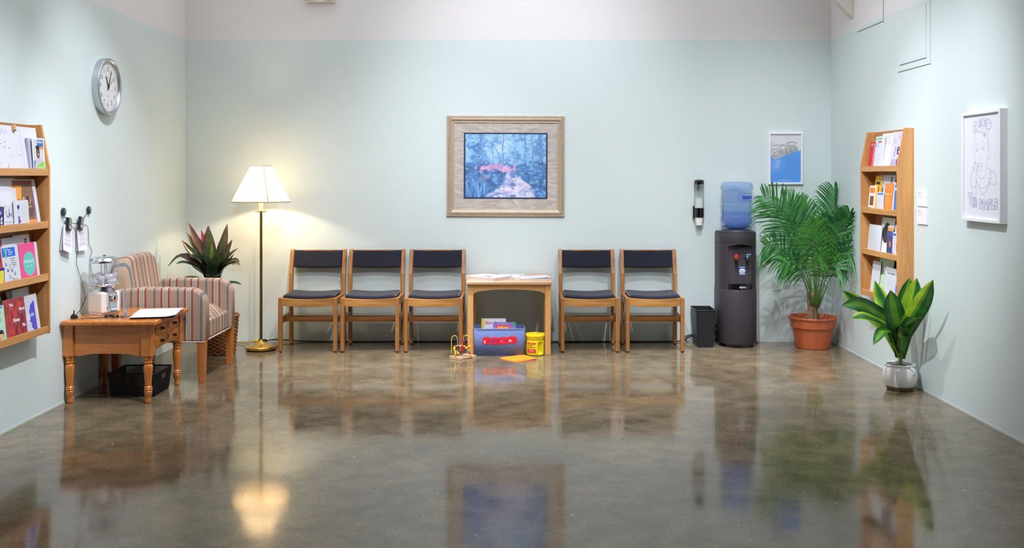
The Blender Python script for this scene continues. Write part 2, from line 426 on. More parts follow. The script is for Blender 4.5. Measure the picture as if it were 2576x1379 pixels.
# ------------------------------------------------------------------ navy chairs
OAK = ((186, 128, 70), (128, 78, 36))
oakZ = wood('oak_upright', *OAK, 'Z'); oakX = wood('oak_crosswise', *OAK, 'X'); oakY = wood('oak_lengthwise', *OAK, 'Y')
oakF = wood('oak_front_rail', (204, 148, 84), (126, 78, 36), 'X', scale=1.3)
navy = mat('navy_weave', (36, 37, 50), .95, spec=.15, noise=.35, nscale=450, bump=.35, bscale=700, sheen=.25)
rubber = mat('dark_glide', (40, 34, 30), .6)
WALLGAP = YB
def make_chair(label, grp):
    """origin on the floor midway between the legs; the chair faces -Y"""
    t = thing('waiting_room_chair', label, 'chair', (0, 0, 0), 0, grp)
    hw = .237; yf, yb = -.21, .215; lw = .031
    for s in (-1, 1):
        xo = s*hw; xi = s*(hw-lw)
        l = MB().box(min(xo, xi), max(xo, xi), yf, yf+.042, .008, .44, oakZ).build('leg', t, .004)
        MB().lathe([(0, 0), (.011, 0), (.011, .009), (0, .009)], rubber, 12, ((xo+xi)/2, yf+.02, 0)).build('glide', l)
        # rear post: straight to the seat, then raked back
        out = [(yb-.045, .008), (yb, .008), (yb, .43), (yb+.006, .60), (yb+.062, .797), (yb+.026, .797), (yb-.034, .60), (yb-.045, .43)]
        l = MB().prism(out, 'X', min(xo, xi), max(xo, xi), oakZ).build('leg', t, .004)
        MB().lathe([(0, 0), (.011, 0), (.011, .009), (0, .009)], rubber, 12, ((xo+xi)/2, yb-.022, 0)).build('glide', l)
        a, b = (min(xo, xi)+.005, max(xo, xi)-.004)
        MB().box(a, b, yf+.04, yb-.04, .372, .437, oakY).build('side_rail', t, .003)
        MB().box(a+.002, b-.002, yf+.04, yb-.04, .226, .283, oakY).build('side_stretcher', t, .003)
    w = hw-lw
    def bow(x): return .012*(1-(x/w)**2)
    n = 16; xs = [-w+2*w*k/n for k in range(n+1)]
    MB().prism([(x, .375-bow(x)) for x in xs]+[(x, .438-bow(x)) for x in xs[::-1]], 'Y', yf+.006, yf+.032, oakF).build('front_rail', t, .002)
    MB().box(-w, w, yb-.038, yb-.014, .38, .432, oakX).build('rear_rail', t, .002)
    MB().box(-w-.006, w+.006, -.075, -.05, .228, .279, oakX).build('cross_stretcher', t, .003)
    # seat pad, a saddle that is low in the middle
    top = lambda x, y: .440+.015*(x/w)**2+.005*(y-yf)/.42
    MB().pad(-w+.002, w-.002, yf+.03, yb-.04, lambda x, y: top(x, y)+.012, lambda x, y: top(x, y)-.030, navy, 20, e=10, pw=.3).build('seat', t)
    # back pad, curved in plan, leaning with the posts
    R = Matrix.Translation((0, yb+.012, .645)) @ Matrix.Rotation(-math.atan2(.056, .197), 4, 'X')
    MB().pad(-w+.001, w-.001, 0, .146, lambda x, z: .010+.028*(1-(x/w)**2), lambda x, z: -.03+.028*(1-(x/w)**2), navy, 18, M=R @ Matrix(((1, 0, 0, 0), (0, 0, 1, 0), (0, 1, 0, 0), (0, 0, 0, 1))), e=14, pw=.3).build('backrest', t)
    MB().box(-w, w, yb+.045, yb+.058, .782, .791, oakX).build('top_rail', t)
    return t
CG = 'navy padded chairs along the back wall'
spots_ = [(-1.683, 'oak chair with navy pads, beside the brass floor lamp'),
          (-1.184, 'second oak and navy chair from the floor lamp, middle of the three together'),
          (-.672, 'oak and navy chair close against the left side of the small maple table'),
          (.590, 'oak and navy chair standing just right of the small maple table'),
          (1.114, 'oak and navy chair beside the black wastebasket')]
c0 = make_chair(spots_[0][1], CG); YC = 8.215
c0.location = (spots_[0][0], YC, 0)
for x, lab in spots_[1:]: dup(c0, (x, YC-.0, 0), 0, lab)
# ------------------------------------------------------------------ maple side table
mapX = wood('maple_crosswise', (226, 176, 116), (202, 146, 86), 'X', .4); mapZ = wood('maple_upright', (224, 170, 106), (200, 142, 80), 'Z', .4)
mapT = wood('maple_top', (206, 172, 138), (190, 150, 112), 'X', .35)
t = thing('side_table', 'small light maple side table with an arched apron, papers on top', 'table', (-.06, 8.175, 0))
hw, hd = .33, .29
tb = MB(); tb.box(-hw-.012, hw+.012, -hd-.025, hd+.035, .56, .588, mapT).build('tabletop', t, .007, 3)
for sx in (-1, 1):
    for sy in (-1, 1):
        x0, x1 = sorted((sx*hw, sx*(hw-.046))); y0, y1 = sorted((sy*hd, sy*(hd-.046)))
        MB().box(x0, x1, y0, y1, 0, .56, mapZ).build('leg', t, .004)
def arch(L, n=20): return [(-L+2*L*k/n, .486+.035*math.sin(math.acos(max(-1, min(1, (-1+2*k/n)))))) for k in range(n+1)]
w = hw-.046
MB().prism(arch(w)+[(w, .56), (-w, .56)], 'Y', -hd+.006, -hd+.026, mapX).build('apron', t, .002)
MB().prism(arch(w)+[(w, .56), (-w, .56)], 'Y', hd-.026, hd-.006, mapX).build('apron', t, .002)
wd = hd-.046
for s in (-1, 1):
    x0, x1 = sorted((s*(hw-.006), s*(hw-.026)))
    MB().prism(arch(wd)+[(wd, .56), (-wd, .56)], 'X', x0, x1, mapX).build('apron', t, .002)
# papers on the maple table
PW = paper(212, 210, 214); PW2 = paper(200, 196, 200); INK = paper(60, 58, 66); GREY = paper(160, 158, 164)
def sheet_block(name, label, cat, cx, cy, z, w, d, h, rz, cover, edge, art=None, curl=0., group=None):
    """stack of sheets or a book lying flat; edge shows thin page lines"""
    mb = MB(); n = 10
    M = Matrix.Translation((cx, cy, z)) @ Matrix.Rotation(rz, 4, 'Z')
    def zt(x): return curl*max(0, (x/w))**2
    vs = []
    for zz in (0, h):
        for j in (0, 1):
            for i in range(n+1):
                x = -w/2+w*i/n; vs.append((x, -d/2+d*j, zz+zt(x+w/2)))
    k = n+1
    fs_top = [(2*k+i, 2*k+i+1, 3*k+i+1, 3*k+i) for i in range(n)]; fs_bot = [(i, k+i, k+i+1, i+1) for i in range(n)]
    fs_f = [(i, i+1, 2*k+i+1, 2*k+i) for i in range(n)]; fs_b = [(k+i, 3*k+i, 3*k+i+1, k+i+1) for i in range(n)]
    fs_s = [(0, 2*k, 3*k, k), (n, k+n, 3*k+n, 2*k+n)]
    mb.add(vs, fs_top, cover, M=M); mb.add(vs, fs_bot+fs_f+fs_b+fs_s, edge, M=M)
    if art:
        R = M.to_3x3()
        art(Art(mb, M @ V(-w/2, -d/2, h), R @ V(1, 0, 0), R @ V(0, 1, 0)), w, d)
    return tag(mb.build(name), label, cat, group)
def pages_mat():
    m, nt, b = newmat('page_edges')
    tc = nt.nodes.new('ShaderNodeTexCoord'); wv = nt.nodes.new('ShaderNodeTexWave'); wv.bands_direction = 'Z'; wv.inputs['Scale'].default_value = 160; wv.inputs['Distortion'].default_value = .6
    r = nt.nodes.new('ShaderNodeValToRGB'); r.color_ramp.elements[0].color = (*lin((176, 160, 152)), 1); r.color_ramp.elements[1].color = (*lin((226, 214, 208)), 1)
    nt.links.new(tc.outputs['Object'], wv.inputs['Vector']); nt.links.new(wv.outputs['Fac'], r.inputs['Fac']); nt.links.new(r.outputs['Color'], b.inputs['Base Color'])
    b.inputs['Roughness'].default_value = .8
    return m
PAGES = pages_mat()
ZT = .588
def book_art(A, w, d):
    A.text('PORTRAITS', .07, d*.66, .034, GREY, fit=.15); A.line([(.03, d*.9), (.2, d*.9)], .004, GREY); A.ell(w*.60, d*.34, .06, .028, GREY); A.ell(w*.57, d*.36, .035, .016, INK); A.line([(w*.45, d*.3), (w*.55, d*.42), (w*.72, d*.36)], .004, INK)
sheet_block('magazine', 'thick pale magazine stack overhanging the left front of the maple table', 'magazine', -.225, 8.05, ZT, .30, .23, .026, math.radians(-37), PW, PAGES, book_art)
sheet_block('magazine', 'white open magazine lying right of the thick one on the maple table', 'magazine', -.03, 8.13, ZT, .10, .20, .014, math.radians(8), PW, PAGES, None, .004)
sheet_block('handout_sheet', 'white handout at the rear centre of the maple table', 'paper', -.042, 8.37, ZT, .216, .17, .004, math.radians(-2), PW, PW2, lambda A, w, d: (A.line([(.02, d*.62), (w-.02, d*.62)], .002, GREY), A.rect(.015, d*.6, .006, .01, INK), A.rect(w-.02, d*.6, .006, .01, INK)))
sheet_block('magazine', 'thin magazine under a loose white page at the right of the maple table', 'magazine', .115, 8.09, ZT, .28, .21, .007, math.radians(4), PW2, PAGES)
sheet_block('loose_page', 'loose white page lying on the thin magazine at the right of the maple table', 'paper', .13, 8.10, ZT+.0075, .26, .20, .002, math.radians(12), PW, PW2, None, .008)
# ------------------------------------------------------------------ toy bin and its books
denim = mat('denim_cloth', (104, 120, 168), .9, spec=.2, noise=.22, nscale=320, bump=.3, bscale=500)
denimD = mat('denim_binding', (108, 124, 170), .9, spec=.2, bump=.3, bscale=500)
t = thing('toy_bin', 'blue denim toy bin with red block letters under the maple table', 'toy bin', (-.139, 7.975, 0), math.radians(1.5))
bw, bd, bh = .2025, .12, .21
mb = MB()
def binloop(k, x, y, z, r=.03, n=6):
    o = []
    for sx, sy, a0 in ((1, 1, 0), (-1, 1, PI/2), (-1, -1, PI), (1, -1, 1.5*PI)):
        for i in range(n+1):
            a = a0+PI/2*i/n; o.append((sx*(x-r)+r*math.cos(a), sy*(y-r)+r*math.sin(a), z))
    return o
L0 = [binloop(0, bw-.004, bd-.004, 0), binloop(0, bw, bd, .1), binloop(0, bw+.001, bd+.001, bh), binloop(0, bw-.007, bd-.007, bh), binloop(0, bw-.012, bd-.012, .008)]
n = len(L0[0]); vs = [p for l in L0 for p in l]; fs = []
for i in range(4):
    for k in range(n): fs.append((i*n+k, i*n+(k+1) % n, (i+1)*n+(k+1) % n, (i+1)*n+k))
fs += [tuple(range(n))[::-1], tuple(range(4*n, 5*n))]
mb.add(vs, fs, denim, True); mb.build('body', t)
mb = MB(); mb.tube(binloop(0, bw-.003, bd-.003, bh), .0065, denimD, 8, closed=True); mb.build('rim_binding', t)
mb = MB()
rb = paper(222, 40, 66); rbt = paper(232, 58, 78); rbd = paper(150, 24, 50)
A = Art(mb, (-bw, -bd-.0012, 0), (1, 0, 0), (0, 0, 1), .0003)
gl = [('T', paper(240, 200, 150)), ('O', paper(70, 60, 190)), ('Y', paper(170, 130, 220)), ('S', paper(235, 210, 190))]
for i, (ch, pc) in enumerate(gl):
    x = .066+i*.067; z = .094+(.006 if i == 3 else 0)+(-.002 if i == 1 else 0)
    A.poly([(x, z+.006), (x+.038, z-.004), (x+.072, z+.004), (x+.074, z+.048), (x+.036, z+.06), (x+.002, z+.05)], rb)
    A.poly([(x+.002, z+.05), (x+.036, z+.06), (x+.074, z+.048), (x+.038, z+.041)], rbt)
    A.line([(x+.002, z+.05), (x+.038, z+.041), (x+.074, z+.048)], .002, rbd); A.line([(x+.038, z+.041), (x+.038, z-.003)], .002, rbd)
    A.text(ch, x+.055, z+.010, .032, rbd, center=True, bold=.01)
    if i == 0: A.ell(x+.019, z+.017, .007, .006, pc); A.ell(x+.021, z+.026, .005, .005, pc); A.rect(x+.014, z+.008, .012, .006, pc)
    elif i == 1: A.ell(x+.014, z+.027, .007, .006, pc); A.ell(x+.024, z+.027, .007, .006, pc); A.poly([(x+.008, z+.026), (x+.019, z+.014), (x+.030, z+.026)], pc)
    elif i == 2: A.ell(x+.019, z+.022, .012, .004, pc); A.ell(x+.019, z+.024, .006, .005, pc)
    else: A.poly([(x+.008, z+.018), (x+.030, z+.018), (x+.019, z+.034)], pc); A.ell(x+.019, z+.017, .012, .004, pc)
mb.build('block_lettering', t)
def upright_book(name, label, x0, x1, y, zb, zt, th, cover, spine, art, lean=.10):
    M = Matrix.Translation((x0, y, zb)) @ Matrix.Rotation(-lean, 4, 'X')
    mb = MB(); w = x1-x0; h = zt-zb
    mb.box(0, w, 0, .0025, 0, h, cover, M=M); mb.box(0, w, th-.0025, th, 0, h, cover, M=M); mb.box(.003, w-.004, .0025, th-.0025, .003, h-.004, PAGES, M=M); mb.box(0, .003, 0, th, 0, h, spine, M=M)
    R = M.to_3x3(); A = Art(mb, M @ V(0, 0, 0), R @ V(1, 0, 0), R @ V(0, 0, 1), .0004); art(A, w, h)
    return tag(mb.build(name), label, 'book', 'picture books in the toy bin')
yel = paper(232, 208, 70); red = paper(206, 34, 52); wht = paper(236, 234, 238)
def skin(A, w, h):
    A.rect(0, 0, .022, h, yel); A.text('Skin', .030, h-.046, .036, red, bold=.012); A.text('Again', .098, h-.046, .036, red, bold=.012); A.poly([(.07, .14), (.11, .185), (.15, .14)], red)
upright_book('picture_book', 'white picture book with yellow edge and red lettering, at the back of the toy bin', -.285, -.087, 7.985, .012, .276, .014, wht, yel, skin, .06)
lil = paper(150, 130, 210); cor = paper(240, 96, 104); lem = paper(246, 226, 80); grn = paper(70, 180, 100)
def sexbook(A, w, h):
    A.rect(w-.022, h-.03, .022, .03, grn); A.lines(.04, h-.014, .09, 1, .004, wht, .002)
    A.poly([(.018, h-.08), (.018, h-.026), (.024, h-.021), (w-.05, h-.019), (w-.042, h-.026), (w-.04, h-.08)], cor)
    A.text('SEX', .036, h-.064, .042, lem, fit=.088, bold=.02)
upright_book('picture_book', 'lilac picture book with a coral title panel, in the toy bin', -.188, -.008, 7.945, .012, .252, .012, lil, lil, sexbook, .06)
# ------------------------------------------------------------------ coffee tub
tub = mat('yellow_plastic', (244, 222, 20), .35, coat=.2)
tubred = mat('red_label', (222, 44, 40), .4); tubblk = paper(40, 34, 20)
t = thing('coffee_tub', 'yellow plastic coffee tub with red label beside the toy bin', 'tub', (.146, 7.925, 0), math.radians(-8))
R0 = .076; mb = MB(); seg = 72
prof = [(0, 0), (.066, 0), (.073, .004), (.0745, .012), (.0745, .115), (.071, .118), (.071, .124), (R0, .128), (R0, .150)]
vs = []; fs = []
def grip(a, z):   # moulded finger recess on the right of the front
    d = max(0, 1-abs((a-math.radians(-46)))/math.radians(16)); e = max(0, min(1, (z-.012)/.012))*max(0, min(1, (.112-z)/.012))
    return 1-.28*min(1, d*3)*e
zs = [0, 0, .004, .012, .016, .024, .04, .06, .08, .095, .104, .112, .115, .118, .124, .128, .150]
rs = [0, .066, .073, .0745, .0745, .0745, .0745, .0745, .0745, .0745, .0745, .0745, .0745, .071, .071, .0755, .0755]
for r, z in zip(rs, zs):
    for k in range(seg):
        a = -PI+2*PI*k/seg; g = grip(a, z); vs.append((r*g*math.cos(a), r*g*math.sin(a), z))
for i in range(len(zs)-1):
    for k in range(seg): fs.append((i*seg+k, i*seg+(k+1) % seg, (i+1)*seg+(k+1) % seg, (i+1)*seg+k))
mb.add(vs, fs, tub, True); mb.build('body', t)
mb = MB(); mb.lathe([(.0755, .150), (.0795, .151), (.0795, .163), (.077, .167), (.071, .166), (.069, .159), (0, .158)], tub, 56); mb.build('lid', t)
def wrap(mb, r, a0, w, z0, z1, m, n=12):
    mb.grid(lambda u, v: (r*math.cos(a0+w*u), r*math.sin(a0+w*u), z0+(z1-z0)*v), n, 1, m)
mb = MB(); a0 = math.radians(-136)
wrap(mb, .0752, a0, .98, .092, .104, tubred); wrap(mb, .0752, a0-.02, 1.02, .022, .052, tubred)
def wraptext(mb, s, r, a, z, size, fit, m, bold=0.):
    vs, fs = textgeo(s, bold); x0 = min(p[0] for p in vs); x1 = max(p[0] for p in vs); k = fit/(x1-x0)
    mb.add([(r*math.cos(a+(p[0]-x0)*k/r), r*math.sin(a+(p[0]-x0)*k/r), z+p[1]*size) for p in vs], fs, m)
wraptext(mb, 'DARK ROAST', .0755, a0+.2, .0955, .007, .042, wht)
wraptext(mb, 'CAFE', .0755, a0+.06, .078, .0135, .042, tubblk, .02); wraptext(mb, '*', .0755, a0+.68, .074, .026, .014, tubred, .05)
wraptext(mb, 'BUSTELO', .0755, a0+.06, .062, .0135, .066, tubblk, .02); wraptext(mb, 'Espresso Ground Coffee', .0755, a0+.06, .0555, .0045, .06, tubblk)
for z, s in ((.043, 'FINE GROUND'), (.0355, 'COFFEE'), (.027, 'NET WT 36 OZ')): wraptext(mb, s, .0755, a0+.14, z, .0055, .052, wht)
mb.build('label', t)
# orange paper on the floor
ora = paper(250, 150, 40); oraD = paper(232, 104, 44)
for i, (cx, cy, rz, m, lab) in enumerate([(.010, 7.715, 42, oraD, 'lowest and darkest orange sheet fanned on the floor before the toy bin'), (.005, 7.733, 39, ora, 'middle sheet of the orange papers on the floor before the toy bin'), (.02, 7.748, 35, ora, 'topmost orange sheet lying on the floor before the toy bin')]):
    sheet_block('orange_sheet', lab, 'paper', cx, cy, .0005+i*.0016, .20, .20, .001, math.radians(rz), m, m, None, .003, 'orange sheets on the floor')
# ------------------------------------------------------------------ bead maze
bea = wood('beech_block', (230, 190, 150), (206, 160, 118), 'X', .5, coat=0)
t = thing('bead_maze', 'small wooden bead maze toy with looped coloured wires on the floor', 'toy', (-.425, 7.755, 0), math.radians(0))
def BZ(px, py, Y): return V((px-1300)*Y/2504+.425, Y-7.755, 1.43+(440-py)*Y/2504)
mb = MB(); F = V(-.002, -.075); 
fc, lc, rc, bc = V(-.0, -.075), V(-.098, .02), V(.105, .005), V(.01, .095)
def bar(mb, a, b, w, z0, z1, m):
    d = (b-a).normalized(); n = V(-d.y, d.x)*w/2
    mb.prism([(a.x+n.x, a.y+n.y), (a.x-n.x, a.y-n.y), (b.x-n.x, b.y-n.y), (b.x+n.x, b.y+n.y)], 'Z', z0, z1, m)
bar(mb, V(-.088, .008), V(.002, -.066), .036, 0, .021, bea); mb.build('base_block', t, .002)
mb = MB(); bar(mb, V(.012, .085), V(.098, .012), .034, 0, .021, bea); mb.build('base_block', t, .002)
for k in range(3):
    a = V(-.088, .008).lerp(V(.002, -.066), .25+.3*k); b = V(.012, .085).lerp(V(.098, .012), .25+.3*k)
    mb = MB(); bar(mb, a, b, .014, .006, .014, bea); mb.build('slat', t, .001)
wy = mat('yellow_wire', (246, 214, 30), .35); wr = mat('red_wire', (214, 50, 36), .35); wb = mat('blue_wire', (60, 52, 140), .35); wo = mat('orange_wire', (226, 96, 40), .35)
S = 1/8.587  # picture-zoom unit
def path(pts, d0, d1):
    n = len(pts)
    out = []
    for i, (zx, zy) in enumerate(pts):
        Y = 7.755+d0+(d1-d0)*i/(n-1); out.append(BZ(1110+zx*S, 780+zy*S, Y))
    return spl(out, 8)
loops = [(wy, [(220, 965), (222, 700), (235, 590), (290, 555), (340, 590), (352, 680), (355, 750), (400, 790), (440, 770), (470, 700), (480, 600), (540, 545), (595, 590), (605, 700), (607, 950)], -.02, .03),
         (wr, [(480, 900), (465, 700), (468, 580), (485, 540), (502, 590), (505, 700), (500, 930)], .0, .02),
         (wr, [(390, 1000), (385, 870), (410, 800), (445, 830), (440, 910), (400, 930), (385, 860), (420, 810), (462, 830), (470, 900)], -.03, -.01),
         (wo, [(690, 965), (692, 800), (685, 680), (655, 635), (628, 680), (622, 780), (650, 765), (690, 800)], .01, .02),
         (wb, [(515, 930), (510, 780), (450, 760), (300, 760), (272, 725), (330, 700), (480, 690), (560, 660), (480, 650), (300, 660), (280, 630), (390, 615), (470, 600)], .02, .0),
         (wy, [(300, 990), (290, 900), (265, 830), (290, 785), (380, 770), (450, 770), (540, 800), (590, 800), (620, 770), (612, 860), (608, 940)], -.05, .0)]
for m, pts, d0, d1 in loops: MB().tube(path(pts, d0, d1), .0026 if m is wy else .0021, m, 8).build('wire', t)
bc_ = {'r': (214, 40, 44), 'y': (240, 206, 40), 'g': (60, 150, 90), 'b': (50, 50, 140), 'o': (232, 90, 50), 'l': (80, 150, 200), 'w': (220, 210, 190)}
beads = [(283, 800, 'g', 19), (285, 828, 'y', 26), (292, 853, 'o', 19), (298, 888, 'y', 22), (302, 930, 'y', 23), (303, 978, 'o', 20), (325, 785, 'r', 20), (378, 785, 'b', 20), (412, 782, 'w', 16), (450, 772, 'r', 19), (500, 785, 'o', 22), (540, 825, 'y', 24), (596, 818, 'o', 22), (614, 785, 'y', 22), (345, 905, 'l', 20), (362, 930, 'y', 22), (610, 898, 'g', 22), (608, 932, 'r', 24)]
for zx, zy, c, r in beads:
    Y = 7.755-.03 if zx < 480 else 7.755-.005
    MB().ball(BZ(1110+zx*S, 780+zy*S, Y), 1.22*r*S*Y/2504, mat('bead_'+c, bc_[c], .3, coat=.3), 14, 8, (1, 1, .88)).build('bead', t)
# ------------------------------------------------------------------ brass floor lamp
brass = mat('brass', (214, 172, 96), .2, metal=1.); brassd = mat('brass_pole', (170, 140, 84), .22, metal=1.)
ivory = mat('ivory_sleeve', (244, 226, 190), .5); feltb = mat('black_felt', (18, 16, 14), .9)
t = thing('floor_lamp', 'brass floor lamp with a lit cream shade near the left corner', 'lamp', (-2.088, 8.13, 0))
MB().lathe([(0, 0), (.115, 0), (.115, .012), (0, .012)], feltb, 48).build('base_pad', t)
MB().lathe([(0, .012), (.125, .012), (.127, .016), (.127, .028), (.122, .032), (.105, .038), (.092, .044), (.075, .047), (.045, .058), (.026, .070), (.016, .078), (.013, .086), (0, .086)], brass, 56).build('base', t)
MB().lathe([(0, .084), (.0115, .084), (.0115, 1.13), (0, 1.13)], brassd, 24).build('pole', t)
MB().lathe([(0, 1.122), (.03, 1.124), (.046, 1.130), (.047, 1.134), (.03, 1.136), (0, 1.138)], brass, 36).build('drip_dish', t)
MB().lathe([(0, 1.136), (.0165, 1.136), (.0165, 1.24), (0, 1.24)], ivory, 24).build('candle_sleeve', t)
MB().lathe([(.0, 1.24), (.012, 1.24), (.012, 1.27), (.0, 1.27)], brass, 16).build('socket', t)
def shade_mat():
    m = bpy.data.materials.new('lamp_shade_cloth'); m.use_nodes = True; nt = m.node_tree; nt.nodes.remove(nt.nodes['Principled BSDF'])
    d = nt.nodes.new('ShaderNodeBsdfDiffuse'); d.inputs[0].default_value = (*lin((240, 224, 200)), 1)
    tr = nt.nodes.new('ShaderNodeBsdfTranslucent'); tr.inputs[0].default_value = (*lin((255, 245, 226)), 1)
    mx = nt.nodes.new('ShaderNodeMixShader'); mx.inputs[0].default_value = .27
    nt.links.new(d.outputs[0], mx.inputs[1]); nt.links.new(tr.outputs[0], mx.inputs[2]); nt.links.new(mx.outputs[0], nt.nodes['Material Output'].inputs[0])
    return m
sh = MB().lathe([(.234, 1.212), (.083, 1.503)], shade_mat(), 64).build('lamp_shade', t)
trim = mat('shade_trim', (214, 190, 150), .8)
MB().tube([(.234*math.cos(a), .234*math.sin(a), 1.212) for a in [2*PI*k/64 for k in range(64)]], .0045, trim, 6, closed=True).build('rim_trim', sh)
MB().tube([(.083*math.cos(a), .083*math.sin(a), 1.503) for a in [2*PI*k/40 for k in range(40)]], .0035, trim, 6, closed=True).build('rim_trim', sh)
for a in (math.radians(-62), math.radians(118)):
    MB().tube([(r*math.cos(a), r*math.sin(a), z) for r, z in ((.2345, 1.214), (.0845, 1.50))], .0035, trim, 6).build('seam', sh)
bulb = clear('bulb_glass', tint=(255, 250, 240), gloss=.05, rough=.2, haze=.1, hazecol=(255, 240, 210))
MB().lathe([(0, 1.27), (.012, 1.272), (.016, 1.29), (.028, 1.315), (.031, 1.335), (.024, 1.358), (.01, 1.367), (0, 1.368)], bulb, 24).build('light_bulb', t)
mb = MB()
for a in (0, 2*PI/3, 4*PI/3): mb.tube([(.0, .0, 1.385), (.083*math.cos(a), .083*math.sin(a), 1.50)], .0016, brass, 6)
mb.tube([(-.034, 0, 1.26), (-.042, 0, 1.32), (-.02, 0, 1.378), (.02, 0, 1.378), (.042, 0, 1.32), (.034, 0, 1.26)], .0018, brass, 6); mb.build('shade_harp', t)
pl = bpy.data.lights.new('lamp_bulb', 'POINT'); pl.energy = LAMP_W; pl.color = (1, .83, .60); pl.shadow_soft_size = .022
po = bpy.data.objects.new('lamp_bulb', pl); COL.objects.link(po); po.location = (-2.088, 8.13, 1.325)
# power cords along the back wall
blk = mat('black_cord', (16, 16, 18), .5); yelc = mat('yellow_cord', (214, 178, 60), .5)
def cord(name, label, pts, r, m, group=None, cat='cord'): return tag(MB().tube(spl(pts, 10), r, m, 8).build(name), label, cat, group)
t = thing('extension_cord', 'black power cord running along the floor by the back wall behind the chairs', 'cord', (-2.11, 8.44, 0))
pts = [(-.01, 0, .022), (.05, .02, .03), (.18, .06, .016), (.4, .062, .007), (.8, .055, .006), (1.1, .06, .007), (1.5, .058, .006), (1.9, .065, .006), (2.3, .055, .006), (2.8, .064, .006), (3.2, .058, .006), (3.5, .06, .01), (3.56, .06, .03), (3.62, .062, .07)]
MB().tube(spl(pts, 10), .0055, blk, 8).build('cable', t)
mb = MB(); mb.box(-.078, -.012, -.016, .016, .008, .036, blk); mb.build('connector', t, .005)
t = thing('lamp_cord', 'thin gold lamp flex with a yellow plug reaching the black connector', 'cord', (-2.3, 8.40, 0))
MB().tube(spl([(-.42, .10, .012), (-.3, .09, .006), (-.18, .10, .006), (-.05, .09, .006), (.03, .055, .015), (.07, .04, .02)], 10), .0035, yelc, 8).build('cable', t)
MB().tube(spl([(-.18, .10, .006), (-.06, .0, .004), (.06, -.12, .004), (.085, -.19, .006)], 10), .002, mat('gold_flex', (180, 150, 90), .5), 8).build('cable', t)
MB().lathe([(.004, 0), (.013, .01), (.016, .03), (.016, .04), (0, .04)], mat('yellow_plug', (236, 196, 20), .4), 16, M=Matrix.Translation((.07, .04, .02)) @ Matrix.Rotation(PI/2, 4, 'Y')).build('plug', t)
# ------------------------------------------------------------------ framed garden-path print
gold = mat('champagne_frame', (200, 182, 162), .42, metal=.45, noise=.12, nscale=60); gold2 = mat('champagne_bead', (214, 196, 172), .3, metal=.7)
t = thing('framed_picture', 'large framed blue garden path picture in a champagne frame on the back wall', 'picture', (-.097, YB, 1.074), 0)
t.rotation_euler = (0, math.radians(.25), 0)
W, H = 1.008, .862; fw = .062
def mitre(mb, x0, x1, z0, z1, prof, m, sm=False):
    """frame moulding; prof = [(inset from the outer edge, depth in front of the wall)]"""
    vs = []; fs = []; n = len(prof)
    for i, d in prof: vs += [(x0+i, -d, z0+i), (x1-i, -d, z0+i), (x1-i, -d, z1-i), (x0+i, -d, z1-i)]
    for k in range(n-1):
        for c in range(4): fs.append((k*4+c, k*4+(c+1) % 4, (k+1)*4+(c+1) % 4, (k+1)*4+c))
    mb.add(vs, fs, m, sm)
mb = MB(); mitre(mb, -W/2, W/2, 0, H, [(0, 0), (0, .020), (.006, .026), (.012, .026), (.016, .020), (.020, .022), (.027, .032), (.034, .033), (.040, .027), (.044, .018), (.052, .016), (.058, .019), (fw, .016), (fw, .006)], gold); fr = mb.build('frame', t)
mb = MB()
def beadrow(mb, inset, d, r, step):
    x0, x1, z0, z1 = -W/2+inset, W/2-inset, inset, H-inset
    n = int((x1-x0)/step); m_ = int((z1-z0)/step)
    for k in range(n+1):
        for z in (z0, z1): mb.ball((x0+(x1-x0)*k/n, -d, z), r, gold2, 6, 4)
    for k in range(1, m_):
        for x in (x0, x1): mb.ball((x, -d, z0+(z1-z0)*k/m_), r, gold2, 6, 4)
beadrow(mb, .030, .032, .0055, .0125); beadrow(mb, .009, .025, .003, .009); mb.build('beading', fr)
def marble():
    m, nt, b = newmat('marbled_mat_board')
    tc = nt.nodes.new('ShaderNodeTexCoord'); mp = nt.nodes.new('ShaderNodeMapping'); mp.inputs['Rotation'].default_value = (0, .7, 0); mp.inputs['Scale'].default_value = (2, 2, 8)
    wv = nt.nodes.new('ShaderNodeTexNoise'); wv.inputs['Scale'].default_value = 2.2; wv.inputs['Distortion'].default_value = 2.6; wv.inputs['Detail'].default_value = 4
    r = nt.nodes.new('ShaderNodeValToRGB'); r.color_ramp.elements[0].position = .35; r.color_ramp.elements[1].position = .66
    r.color_ramp.elements[0].color = (*lin((186, 174, 164)), 1); r.color_ramp.elements[1].color = (*lin((218, 208, 200)), 1)
    L = nt.links.new; L(tc.outputs['Object'], mp.inputs[0]); L(mp.outputs[0], wv.inputs[0]); L(wv.outputs['Fac'], r.inputs[0]); L(r.outputs[0], b.inputs['Base Color']); b.inputs['Roughness'].default_value = .6
    return m
ix, iz0, iz1 = W/2-fw, fw, H-fw; ax0, ax1, az0, az1 = -W/2+.146, W/2-.146, .150, H-.146
MB().box(-ix-.002, ix+.002, -.0075, -.001, iz0-.002, iz1+.002, marble()).build('mat_board', t)
MB().box(ax0, ax1, -.0085, -.0075, az0, az1, mat('inner_mat', (34, 50, 84), .6)).build('inner_mat', t)
